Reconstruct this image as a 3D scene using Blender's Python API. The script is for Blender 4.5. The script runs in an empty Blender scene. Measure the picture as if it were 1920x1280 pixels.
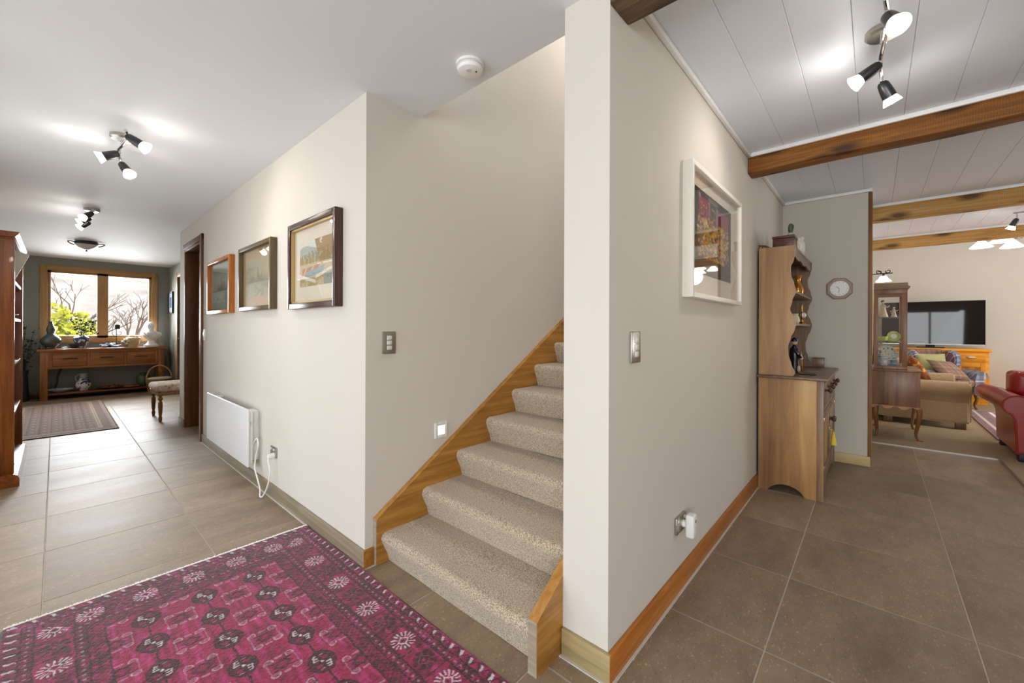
import bpy, bmesh, math, random
import numpy as np
from mathutils import Vector, Matrix, noise as mnoise

scene = bpy.context.scene
COL = scene.collection
rng = random.Random(7)

def srgb(h):
    h = h.lstrip('#')
    out = []
    for i in (0, 2, 4):
        c = int(h[i:i+2], 16)/255.0
        out.append(c/12.92 if c <= 0.04045 else ((c+0.055)/1.055)**2.4)
    return tuple(out)

# ------------------------------------------------------------------ camera
YAW, ROLL, FPX = 0.7277, 0.0036, 762.8
Fv = Vector((-math.sin(YAW), math.cos(YAW), 0))
R0 = Vector((math.cos(YAW), math.sin(YAW), 0))
U0 = Vector((0, 0, 1))
Rv = R0*math.cos(ROLL)+U0*math.sin(ROLL)
Uv = U0*math.cos(ROLL)-R0*math.sin(ROLL)
cam = bpy.data.objects.new('camera', bpy.data.cameras.new('camera'))
cam.data.sensor_width = 36.0
cam.data.lens = FPX/1920*36
cam.data.shift_y = -24/1920
cam.data.clip_start = 0.02
cam.data.clip_end = 500
cam.matrix_world = Matrix(((Rv.x, Uv.x, -Fv.x, 0), (Rv.y, Uv.y, -Fv.y, 0),
                           (Rv.z, Uv.z, -Fv.z, 1.2005), (0, 0, 0, 1)))
COL.objects.link(cam)
scene.camera = cam

# ------------------------------------------------------------------ light
scene.view_settings.view_transform = 'Standard'
scene.view_settings.look = 'None'
scene.view_settings.gamma = 1
scene.view_settings.use_curve_mapping = False
scene.view_settings.exposure = 0.0

w = bpy.data.worlds.new('world'); scene.world = w
w.use_nodes = True
nt = w.node_tree
bg = nt.nodes['Background']
sky = nt.nodes.new('ShaderNodeTexSky')
sky.sky_type = 'NISHITA'
sky.sun_disc = False
sky.sun_elevation = math.radians(32)
sky.sun_rotation = math.radians(90)
sky.air_density = 1.0
sky.dust_density = 2.5
nt.links.new(sky.outputs[0], bg.inputs[0])
bg.inputs[1].default_value = 0.30

def lamp(name, kind, loc, energy, color=(1, 1, 1), parent=None, **kw):
    l = bpy.data.lights.new(name, kind)
    l.energy = energy
    l.color = color
    for k, v in kw.items():
        setattr(l, k, v)
    o = bpy.data.objects.new(name, l)
    o.location = loc
    COL.objects.link(o)
    return o

def aim(o, d):
    o.rotation_euler = Vector(d).normalized().to_track_quat('-Z', 'Y').to_euler()

sun = lamp('sun', 'SUN', (20, 10, 20), 4.4, (1.0, 0.97, 0.93), angle=0.01)
aim(sun, (-0.80, -0.06, -0.58))
# daylight entering at the window openings (areas set just outside the panes), plus two added fills
day = [
    ('daylight_entry', (-1.35, -2.75, 1.05), (0.06, 1, 0.30), 2.3, 2.1, 68, (0.93, 0.965, 1.0)),
    ('daylight_hall', (-10.95, 0.575, 1.62), (1, 0, -0.45), 1.5, 1.3, 135, (0.95, 0.98, 1.0)),
    ('daylight_living', (4.55, 7.6, 1.15), (-1, 0, 1.3), 3.2, 2.2, 135, (1.0, 0.98, 0.95)),
    ('daylight_back', (1.6, -2.75, 1.2), (-0.28, 1, 0.12), 1.8, 1.5, 128, (0.94, 0.97, 1.0)),
    ('added_side_fill', (-3.6, -0.78, 1.15), (0.0, 1, -0.1), 1.5, 1.9, 23, (0.97, 0.985, 1.0)),  # added fill behind an invented side window, brightens the hall floor
    ('added_stair_fill', (-1.38, 3.4, 4.65), (0, 0, -1), 0.6, 1.6, 38, (1.0, 0.97, 0.93)),  # added lamp, unseen above the stairs, brightens the dark stairwell
]
for n, loc, d, sx, sy, e, c in day:
    o = lamp(n, 'AREA', loc, e, c, shape='RECTANGLE', size=sx, size_y=sy)
    if n == 'daylight_hall': o.data.spread = math.radians(125)
    aim(o, d)

# ------------------------------------------------------------------ materials
MATS = {}
def newmat(name):
    m = bpy.data.materials.new(name)
    m.use_nodes = True
    return m, m.node_tree, m.node_tree.nodes['Principled BSDF']

def mat(name, col, rough=0.5, metal=0.0, spec=0.5, var=0.0, vscale=8.0, stretch=(1, 1, 1),
        bump=0.0, bscale=40.0, coat=0.0, sheen=0.0, emit=None, estr=0.0, trans=0.0):
    if name in MATS:
        return MATS[name]
    m, t, p = newmat(name)
    c = srgb(col) if isinstance(col, str) else col
    p.inputs['Base Color'].default_value = (*c, 1)
    p.inputs['Roughness'].default_value = rough
    p.inputs['Metallic'].default_value = metal
    p.inputs['Specular IOR Level'].default_value = spec
    p.inputs['Coat Weight'].default_value = coat
    p.inputs['Sheen Weight'].default_value = sheen
    p.inputs['Transmission Weight'].default_value = trans
    if emit:
        e = srgb(emit) if isinstance(emit, str) else emit
        p.inputs['Emission Color'].default_value = (*e, 1)
        p.inputs['Emission Strength'].default_value = estr
    if var or bump:
        tc = t.nodes.new('ShaderNodeTexCoord')
        mp = t.nodes.new('ShaderNodeMapping')
        mp.inputs['Scale'].default_value = stretch
        t.links.new(tc.outputs['Object'], mp.inputs[0])
    if var:
        n = t.nodes.new('ShaderNodeTexNoise')
        n.inputs['Scale'].default_value = vscale
        n.inputs['Detail'].default_value = 5
        t.links.new(mp.outputs[0], n.inputs['Vector'])
        r = t.nodes.new('ShaderNodeValToRGB')
        r.color_ramp.elements[0].position = 0.3
        r.color_ramp.elements[1].position = 0.7
        r.color_ramp.elements[0].color = (*[max(0, x*(1-var)) for x in c], 1)
        r.color_ramp.elements[1].color = (*[min(1, x*(1+var)) for x in c], 1)
        t.links.new(n.outputs[0], r.inputs[0])
        t.links.new(r.outputs[0], p.inputs['Base Color'])
    if bump:
        n2 = t.nodes.new('ShaderNodeTexNoise')
        n2.inputs['Scale'].default_value = bscale
        n2.inputs['Detail'].default_value = 4
        t.links.new(mp.outputs[0], n2.inputs['Vector'])
        b = t.nodes.new('ShaderNodeBump')
        b.inputs['Strength'].default_value = bump
        b.inputs['Distance'].default_value = 0.01
        t.links.new(n2.outputs[0], b.inputs['Height'])
        t.links.new(b.outputs[0], p.inputs['Normal'])
    MATS[name] = m
    return m

def wood(name, dark, mid, light, axis='Z', scale=1.0, rough=0.4, saw=0.0, knots=0.0, coat=0.0, blotch=0.35):
    """grain along the given axis of the object"""
    if name in MATS:
        return MATS[name]
    m, t, p = newmat(name)
    tc = t.nodes.new('ShaderNodeTexCoord')
    mp = t.nodes.new('ShaderNodeMapping')
    s = {'X': (0.06, 1, 1), 'Y': (1, 0.06, 1), 'Z': (1, 1, 0.06)}[axis]
    mp.inputs['Scale'].default_value = s
    t.links.new(tc.outputs['Object'], mp.inputs[0])
    n = t.nodes.new('ShaderNodeTexNoise')
    n.inputs['Scale'].default_value = 34*scale
    n.inputs['Detail'].default_value = 6
    n.inputs['Roughness'].default_value = 0.65
    n.inputs['Distortion'].default_value = 0.6
    t.links.new(mp.outputs[0], n.inputs['Vector'])
    n2 = t.nodes.new('ShaderNodeTexNoise')
    n2.inputs['Scale'].default_value = 5*scale
    n2.inputs['Detail'].default_value = 3
    mp2 = t.nodes.new('ShaderNodeMapping')
    mp2.inputs['Scale'].default_value = {'X': (0.25, 1, 1), 'Y': (1, 0.25, 1), 'Z': (1, 1, 0.25)}[axis]
    t.links.new(tc.outputs['Object'], mp2.inputs[0])
    t.links.new(mp2.outputs[0], n2.inputs['Vector'])
    mx = t.nodes.new('ShaderNodeMix')
    mx.inputs[0].default_value = blotch
    t.links.new(n.outputs[0], mx.inputs[2])
    t.links.new(n2.outputs[0], mx.inputs[3])
    r = t.nodes.new('ShaderNodeValToRGB')
    e = r.color_ramp.elements
    e[0].position = 0.34; e[0].color = (*srgb(dark), 1)
    e[1].position = 0.66; e[1].color = (*srgb(light), 1)
    k = e.new(0.5); k.color = (*srgb(mid), 1)
    t.links.new(mx.outputs[0], r.inputs[0])
    last = r.outputs[0]
    if saw:
        wv = t.nodes.new('ShaderNodeTexWave')
        wv.bands_direction = axis
        wv.inputs['Scale'].default_value = 30
        wv.inputs['Distortion'].default_value = 5.0
        wv.inputs['Detail'].default_value = 3
        t.links.new(tc.outputs['Object'], wv.inputs['Vector'])
        mm = t.nodes.new('ShaderNodeMix'); mm.data_type = 'RGBA'; mm.blend_type = 'MULTIPLY'
        mm.inputs[0].default_value = saw
        t.links.new(last, mm.inputs[6]); t.links.new(wv.outputs[0], mm.inputs[7])
        last = mm.outputs[2]
    if knots:
        vo = t.nodes.new('ShaderNodeTexVoronoi')
        vo.voronoi_dimensions = '2D'
        vo.inputs['Scale'].default_value = 1.0
        sp = t.nodes.new('ShaderNodeSeparateXYZ'); t.links.new(tc.outputs['Object'], sp.inputs[0])
        ad = t.nodes.new('ShaderNodeMath'); ad.operation = 'ADD'
        t.links.new(sp.outputs[1], ad.inputs[0]); t.links.new(sp.outputs[2], ad.inputs[1])
        cm = t.nodes.new('ShaderNodeCombineXYZ')
        mA = t.nodes.new('ShaderNodeMath'); mA.operation = 'MULTIPLY'; mA.inputs[1].default_value = 2.4
        mB = t.nodes.new('ShaderNodeMath'); mB.operation = 'MULTIPLY'; mB.inputs[1].default_value = 5.5
        t.links.new(sp.outputs[0], mA.inputs[0]); t.links.new(ad.outputs[0], mB.inputs[0])
        # grain swirls round the knots
        sw = t.nodes.new('ShaderNodeMath'); sw.operation = 'MULTIPLY_ADD'; sw.inputs[1].default_value = 0.35
        t.links.new(n2.outputs[0], sw.inputs[0]); t.links.new(mB.outputs[0], sw.inputs[2])
        t.links.new(mA.outputs[0], cm.inputs[0]); t.links.new(sw.outputs[0], cm.inputs[1])
        t.links.new(cm.outputs[0], vo.inputs['Vector'])
        kr = t.nodes.new('ShaderNodeValToRGB')
        kr.color_ramp.elements[0].position = 0.08; kr.color_ramp.elements[0].color = (0.12, 0.07, 0.04, 1)
        kr.color_ramp.elements[1].position = 0.27; kr.color_ramp.elements[1].color = (1, 1, 1, 1)
        t.links.new(vo.outputs['Distance'], kr.inputs[0])
        mm = t.nodes.new('ShaderNodeMix'); mm.data_type = 'RGBA'; mm.blend_type = 'MULTIPLY'
        mm.inputs[0].default_value = knots
        t.links.new(last, mm.inputs[6]); t.links.new(kr.outputs[0], mm.inputs[7])
        last = mm.outputs[2]
    t.links.new(last, p.inputs['Base Color'])
    p.inputs['Roughness'].default_value = rough
    p.inputs['Coat Weight'].default_value = coat
    b = t.nodes.new('ShaderNodeBump')
    b.inputs['Strength'].default_value = 0.12
    b.inputs['Distance'].default_value = 0.004
    t.links.new(n.outputs[0], b.inputs['Height'])
    t.links.new(b.outputs[0], p.inputs['Normal'])
    MATS[name] = m
    return m

def vcol(name, rough=0.9, sheen=0.0, bump=0.0, spec=0.3, coat=0.0):
    m, t, p = newmat(name)
    a = t.nodes.new('ShaderNodeAttribute'); a.attribute_name = 'Col'
    t.links.new(a.outputs['Color'], p.inputs['Base Color'])
    p.inputs['Roughness'].default_value = rough
    p.inputs['Sheen Weight'].default_value = sheen
    p.inputs['Specular IOR Level'].default_value = spec
    p.inputs['Coat Weight'].default_value = coat
    p.inputs['Coat Roughness'].default_value = 0.03
    if bump:
        tc = t.nodes.new('ShaderNodeTexCoord')
        n = t.nodes.new('ShaderNodeTexNoise'); n.inputs['Scale'].default_value = 260
        t.links.new(tc.outputs['Object'], n.inputs['Vector'])
        b = t.nodes.new('ShaderNodeBump'); b.inputs['Strength'].default_value = bump
        b.inputs['Distance'].default_value = 0.006
        t.links.new(n.outputs[0], b.inputs['Height']); t.links.new(b.outputs[0], p.inputs['Normal'])
    return m

def glassmat(name, tint=(1, 1, 1), ior=1.45, boost=1.0):
    m = bpy.data.materials.new(name); m.use_nodes = True
    t = m.node_tree
    t.nodes.clear()
    o = t.nodes.new('ShaderNodeOutputMaterial')
    tr = t.nodes.new('ShaderNodeBsdfTransparent'); tr.inputs[0].default_value = (*tint, 1)
    gl = t.nodes.new('ShaderNodeBsdfGlossy'); gl.inputs['Roughness'].default_value = 0.02
    fr = t.nodes.new('ShaderNodeFresnel')
    ge = t.nodes.new('ShaderNodeNewGeometry')
    mr = t.nodes.new('ShaderNodeMapRange')      # same reflectance from both faces of a thin pane
    mr.inputs[3].default_value = ior; mr.inputs[4].default_value = 1/ior
    t.links.new(ge.outputs['Backfacing'], mr.inputs[0]); t.links.new(mr.outputs[0], fr.inputs[0])
    mx = t.nodes.new('ShaderNodeMixShader')
    ml = t.nodes.new('ShaderNodeMath'); ml.operation = 'MULTIPLY'; ml.inputs[1].default_value = boost
    t.links.new(fr.outputs[0], ml.inputs[0]); t.links.new(ml.outputs[0], mx.inputs[0])
    t.links.new(tr.outputs[0], mx.inputs[1])
    t.links.new(gl.outputs[0], mx.inputs[2]); t.links.new(mx.outputs[0], o.inputs[0])
    return m

def tartan(name, base, stripes, scale=9.0, rough=0.9):
    """woven check: stripes = [(freq, width, colour, amount)] crossed on two object axes"""
    m, t, p = newmat(name)
    tc = t.nodes.new('ShaderNodeTexCoord')
    sep = t.nodes.new('ShaderNodeSeparateXYZ')
    t.links.new(tc.outputs['Object'], sep.inputs[0])
    last = None
    rgb = t.nodes.new('ShaderNodeRGB'); rgb.outputs[0].default_value = (*srgb(base), 1)
    last = rgb.outputs[0]
    # second coordinate mixes y and z so upright and flat faces both get crossing stripes
    add = t.nodes.new('ShaderNodeMath'); add.operation = 'ADD'
    t.links.new(sep.outputs[1], add.inputs[0]); t.links.new(sep.outputs[2], add.inputs[1])
    for (freq, width, col, amt, off) in stripes:
        for src in (sep.outputs[0], add.outputs[0]):
            a = t.nodes.new('ShaderNodeMath'); a.operation = 'MULTIPLY_ADD'
            a.inputs[1].default_value = freq; a.inputs[2].default_value = off+20
            t.links.new(src, a.inputs[0])
            f = t.nodes.new('ShaderNodeMath'); f.operation = 'FRACT'
            t.links.new(a.outputs[0], f.inputs[0])
            l = t.nodes.new('ShaderNodeMath'); l.operation = 'LESS_THAN'; l.inputs[1].default_value = width
            t.links.new(f.outputs[0], l.inputs[0])
            mu = t.nodes.new('ShaderNodeMath'); mu.operation = 'MULTIPLY'; mu.inputs[1].default_value = amt
            t.links.new(l.outputs[0], mu.inputs[0])
            mx = t.nodes.new('ShaderNodeMix'); mx.data_type = 'RGBA'
            t.links.new(mu.outputs[0], mx.inputs[0]); t.links.new(last, mx.inputs[6])
            mx.inputs[7].default_value = (*srgb(col), 1)
            last = mx.outputs[2]
    t.links.new(last, p.inputs['Base Color'])
    p.inputs['Roughness'].default_value = rough
    p.inputs['Sheen Weight'].default_value = 0.2
    return m

# paints
P_HALL = mat('wall_paint', '#d4cec4', rough=0.75, var=0.012, vscale=1.5, bump=0.03, bscale=160)
P_GREY = mat('wall_paint_grey', '#cdc8bc', rough=0.75, var=0.012, vscale=1.5, bump=0.03, bscale=160)
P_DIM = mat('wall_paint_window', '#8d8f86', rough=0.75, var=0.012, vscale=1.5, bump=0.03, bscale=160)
P_CEIL = mat('ceiling_paint', '#e6e8ea', rough=0.7, var=0.006, vscale=2)
P_PLANK = mat('ceiling_plank_paint', '#eaeff8', rough=0.5, var=0.006, vscale=2)
P_WHITE = mat('white_enamel', '#f2f2f0', rough=0.3)
P_PLASTIC = mat('white_plastic', '#f0efec', rough=0.35)
P_STEEL = mat('brushed_steel', '#b9b6ae', rough=0.32, metal=1.0)
P_CHROME = mat('chrome', '#d8d8d8', rough=0.12, metal=1.0)
P_DKMETAL = mat('gunmetal', '#4a4a4c', rough=0.35, metal=0.9)
P_BLACK = mat('black_matte', '#17171a', rough=0.5)
P_BRASS = mat('brass', '#c69a3c', rough=0.25, metal=1.0)
P_IRON = mat('dark_iron', '#3b342c', rough=0.5, metal=0.6)
P_GROUT = mat('grout', '#b9afa2', rough=0.9, var=0.08, vscale=30)
P_SILL = mat('silicone_bead', '#cfcac1', rough=0.6)
W_OAK = wood('oak_trim', '#8a5a22', '#b07a34', '#c9974c', 'Y', rough=0.38)
W_OAKX = wood('oak_trim_pale', '#8d7a55', '#a8946a', '#bba97f', 'X', rough=0.45)
W_OAKX2 = wood('oak_trim_x', '#8a5520', '#a56c2a', '#bb8a45', 'X', rough=0.4)
W_STRING = wood('oak_stringer', '#82541c', '#a8742f', '#c59149', 'Y', rough=0.35, scale=0.8)
W_DOOR = wood('cedar_jamb', '#4a2a10', '#5f3716', '#7a4a20', 'Z', rough=0.4)
W_WIN = wood('window_timber', '#98703f', '#ae8450', '#c09864', 'Y', rough=0.45)
W_CASE = wood('bookcase_rimu', '#5c2a06', '#80420d', '#a15d19', 'Z', rough=0.3, coat=0.2)
W_CASEH = wood('bookcase_rimu_h', '#5c2a06', '#80420d', '#a15d19', 'X', rough=0.3, coat=0.2)
W_CONS = wood('console_timber', '#6a3a14', '#925622', '#b07836', 'Y', rough=0.35, scale=0.7)
W_CONSZ = wood('console_timber_z', '#6a3a14', '#925622', '#b07836', 'Z', rough=0.35, scale=0.7)
W_BEAM = wood('rough_sawn_beam', '#5f3608', '#875212', '#aa7126', 'X', rough=0.7, saw=0.22, knots=0.85)
W_BEAMP = wood('rough_sawn_beam_pale', '#a9793a', '#c99a55', '#dcb87c', 'X', rough=0.7, saw=0.22, knots=0.85)
W_BEAMD = wood('rough_sawn_beam_old', '#4c3a26', '#6b553c', '#8a7257', 'X', rough=0.8, saw=0.12, knots=0.5)
W_DRESS = wood('dresser_oak', '#664830', '#b0834f', '#dcb274', 'Z', rough=0.36, scale=0.5, blotch=0.7, coat=0.1)
W_DRESSY = wood('dresser_oak_dark', '#5a4534', '#735a45', '#8d7257', 'Y', rough=0.36, scale=0.8)
W_MAHOG = wood('vitrine_mahogany', '#5f402e', '#8a6248', '#aa8266', 'Z', rough=0.35, scale=0.6)
W_PINE = wood('honey_pine', '#cf7f0c', '#e89a1c', '#f6b640', 'X', rough=0.35, scale=0.5)
W_LEG = wood('turned_leg_wood', '#5f3a1c', '#7d5028', '#9a6c3c', 'Z', rough=0.35)
P_CARPET_L = mat('living_carpet', '#a39379', rough=1.0, var=0.12, vscale=240, bump=0.3, bscale=400, spec=0.1)
G_CLEAR = glassmat('clear_glass')
G_PICT = glassmat('picture_glass', ior=1.5, boost=1.2)

# ------------------------------------------------------------------ builder
class B:
    def __init__(s):
        s.bm = bmesh.new()
    def box(s, x0, y0, z0, x1, y1, z1, bev=0.0, seg=2):
        r = bmesh.ops.create_cube(s.bm, size=1)
        vs = r['verts']
        bmesh.ops.scale(s.bm, vec=(abs(x1-x0), abs(y1-y0), abs(z1-z0)), verts=vs)
        bmesh.ops.translate(s.bm, vec=((x0+x1)/2, (y0+y1)/2, (z0+z1)/2), verts=vs)
        if bev:
            es = list({e for v in vs for e in v.link_edges})
            bmesh.ops.bevel(s.bm, geom=es, offset=bev, segments=seg, profile=0.5, affect='EDGES')
        return s
    def cyl(s, p0, p1, r0, r1=None, seg=16, caps=True):
        r1 = r0 if r1 is None else r1
        p0, p1 = Vector(p0), Vector(p1)
        d = p1-p0
        q = d.to_track_quat('Z', 'Y').to_matrix().to_4x4()
        M = Matrix.Translation((p0+p1)/2) @ q
        bmesh.ops.create_cone(s.bm, cap_ends=caps, cap_tris=False, segments=seg, radius1=r0, radius2=r1, depth=d.length, matrix=M)
        return s
    def tube(s, pts, r, seg=8, caps=True):
        pts = [Vector(p) for p in pts]
        n = len(pts)
        rs = r if isinstance(r, (list, tuple)) else [r]*n
        rings = []
        up = Vector((0, 0, 1))
        prev = None
        for i, p in enumerate(pts):
            d = (pts[min(i+1, n-1)]-pts[max(i-1, 0)]).normalized()
            if prev is None:
                a = d.cross(up)
                if a.length < 1e-3:
                    a = d.cross(Vector((1, 0, 0)))
                a.normalize()
            else:
                a = prev - d*prev.dot(d)
                if a.length < 1e-4:
                    a = d.cross(up)
                a.normalize()
            prev = a
            b = d.cross(a)
            rings.append([s.bm.verts.new(p+(a*math.cos(2*math.pi*k/seg)+b*math.sin(2*math.pi*k/seg))*rs[i]) for k in range(seg)])
        for i in range(n-1):
            for k in range(seg):
                s.bm.faces.new((rings[i][k], rings[i][(k+1) % seg], rings[i+1][(k+1) % seg], rings[i+1][k]))
        if caps:
            s.bm.faces.new(list(reversed(rings[0]))); s.bm.faces.new(rings[-1])
        return s
    def lathe(s, prof, c=(0, 0, 0), seg=24, M=None, sx=1.0, sy=1.0):
        c = Vector(c)
        rings = []
        for r, z in prof:
            if r < 1e-5:
                v = Vector((0, 0, z))
                v = (M @ v if M else v)+c
                rings.append([s.bm.verts.new(v)])
            else:
                ring = []
                for k in range(seg):
                    a = 2*math.pi*k/seg
                    v = Vector((r*math.cos(a)*sx, r*math.sin(a)*sy, z))
                    v = (M @ v if M else v)+c
                    ring.append(s.bm.verts.new(v))
                rings.append(ring)
        for a, b in zip(rings, rings[1:]):
            if len(a) == 1 and len(b) == 1:
                continue
            for k in range(seg):
                k2 = (k+1) % seg
                if len(a) == 1:
                    s.bm.faces.new((a[0], b[k2], b[k]))
                elif len(b) == 1:
                    s.bm.faces.new((a[k], a[k2], b[0]))
                else:
                    s.bm.faces.new((a[k], a[k2], b[k2], b[k]))
        for ring, rev in ((rings[0], True), (rings[-1], False)):
            if len(ring) > 2:
                s.bm.faces.new(list(reversed(ring)) if rev else ring)
        return s
    def prism(s, pts, axis, a0, a1):
        """closed polygon pts (2d) extruded along axis; X:(y,z) Y:(x,z) Z:(x,y)"""
        def mk(p, a):
            return {'X': (a, p[0], p[1]), 'Y': (p[0], a, p[1]), 'Z': (p[0], p[1], a)}[axis]
        v0 = [s.bm.verts.new(mk(p, a0)) for p in pts]
        v1 = [s.bm.verts.new(mk(p, a1)) for p in pts]
        n = len(pts)
        s.bm.faces.new(v0); s.bm.faces.new(list(reversed(v1)))
        for i in range(n):
            s.bm.faces.new((v0[i], v0[(i+1) % n], v1[(i+1) % n], v1[i]))
        bmesh.ops.recalc_face_normals(s.bm, faces=list(s.bm.faces))
        return s
    def ball(s, c, r, sub=2, sx=1, sy=1, sz=1):
        M = Matrix.Translation(c) @ Matrix.Diagonal((sx, sy, sz, 1))
        bmesh.ops.create_icosphere(s.bm, subdivisions=sub, radius=r, matrix=M)
        return s
    def quad(s, a, b, c, d):
        s.bm.faces.new([s.bm.verts.new(p) for p in (a, b, c, d)])
        return s
    def xf(s, M):
        bmesh.ops.transform(s.bm, matrix=M, verts=list(s.bm.verts))
        return s
    def out(s, name, material, parent=None, smooth=True, local=False, fix=True, angle=35):
        me = bpy.data.meshes.new(name)
        if fix:
            bmesh.ops.recalc_face_normals(s.bm, faces=list(s.bm.faces))
        if parent is not None and not local:
            s.xf(WM[parent.name].inverted())
        off = Vector((0, 0, 0))
        if parent is None and not local:
            xs = [v.co for v in s.bm.verts]
            lo = [min(v[i] for v in xs) for i in range(3)]
            hi = [max(v[i] for v in xs) for i in range(3)]
            off = Vector(((lo[0]+hi[0])/2, (lo[1]+hi[1])/2, lo[2]))
            s.xf(Matrix.Translation(-off))
        s.bm.to_mesh(me); s.bm.free()
        me.materials.append(material)
        if smooth:
            me.shade_smooth()
            me.set_sharp_from_angle(angle=math.radians(angle))
        o = bpy.data.objects.new(name, me)
        COL.objects.link(o)
        if parent is not None:
            o.parent = parent
            WM[o.name] = WM[parent.name]
        else:
            o.location = off
            WM[o.name] = Matrix.Translation(off)
        return o

WM = {}
def tag(o, label, cat, group=None):
    o['label'] = label; o['category'] = cat
    if group: o['group'] = group
    return o
def thing(name, label, cat, loc=(0, 0, 0), rz=0.0, group=None):
    o = bpy.data.objects.new(name, None)
    o.empty_display_size = 0.1
    o.location = loc; o.rotation_euler = (0, 0, rz)
    COL.objects.link(o)
    WM[o.name] = Matrix.Translation(loc) @ Matrix.Rotation(rz, 4, 'Z')
    return tag(o, label, cat, group)
def struct(o):
    o['kind'] = 'structure'; return o
def stuff(o):
    o['kind'] = 'stuff'; return o
def part(b, name, m, parent, label=None, **kw):
    o = b.out(name, m, parent, **kw)
    if label: o['label'] = label
    return o
def bx(*a, **k):
    return B().box(*a, **k)
def copy_tree(o, parent=None):
    c = o.copy(); COL.objects.link(c)
    if parent is not None: c.parent = parent
    WM[c.name] = Matrix.Identity(4)
    for ch in list(o.children): copy_tree(ch, c)
    return c
def cgrid(name, nx, ny, fpos, cols, m, parent=None, hfun=None):
    """grid mesh with one colour per vertex; cols array (ny,nx,3) linear"""
    xs = np.linspace(0, 1, nx); ys = np.linspace(0, 1, ny)
    gu, gv = np.meshgrid(xs, ys)
    co = fpos(gu, gv).reshape(-1, 3)
    idx = np.arange(nx*ny).reshape(ny, nx)
    f = np.stack([idx[:-1, :-1], idx[:-1, 1:], idx[1:, 1:], idx[1:, :-1]], -1).reshape(-1, 4)
    me = bpy.data.meshes.new(name)
    me.vertices.add(nx*ny); me.vertices.foreach_set('co', co.astype(np.float32).ravel())
    me.loops.add(f.size); me.loops.foreach_set('vertex_index', f.astype(np.int32).ravel())
    me.polygons.add(len(f)); me.polygons.foreach_set('loop_start', np.arange(0, f.size, 4, dtype=np.int32))
    me.update(calc_edges=True); me.validate()
    at = me.color_attributes.new('Col', 'FLOAT_COLOR', 'POINT')
    rgba = np.ones((nx*ny, 4), np.float32); rgba[:, :3] = cols.reshape(-1, 3)
    at.data.foreach_set('color', rgba.ravel())
    me.shade_smooth()
    me.materials.append(m)
    o = bpy.data.objects.new(name, me); COL.objects.link(o)
    if parent is not None:
        o.parent = parent
        W = WM[parent.name].inverted()
        me.transform(W)
        WM[o.name] = WM[parent.name]
    else:
        WM[o.name] = Matrix.Identity(4)
    return o
def lin(h): return np.array(srgb(h))
def vnoise(u, v, sc, seed=0):
    """cheap value noise on arrays"""
    r = np.random.RandomState(seed); N = 64
    T = r.rand(N, N)
    x = u*sc; y = v*sc
    xi = np.floor(x).astype(int); yi = np.floor(y).astype(int)
    fx = x-xi; fy = y-yi
    fx = fx*fx*(3-2*fx); fy = fy*fy*(3-2*fy)
    g = lambda a, b: T[a % N, b % N]
    return (g(xi, yi)*(1-fx)+g(xi+1, yi)*fx)*(1-fy)+(g(xi, yi+1)*(1-fx)+g(xi+1, yi+1)*fx)*fy
# ================================================================== STRUCTURE
HC, LC = 2.385, 2.44          # ceiling heights: hall, living
# ---- floor slab and 600 mm tiles
b = B()
b.box(-10.6, -2.8, -0.08, 4.3, 1.6, -0.0014)
b.box(-1.95, 1.6, -0.08, 4.3, 10.5, -0.0014)
floor = struct(b.out('floor', P_GROUT))

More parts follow.
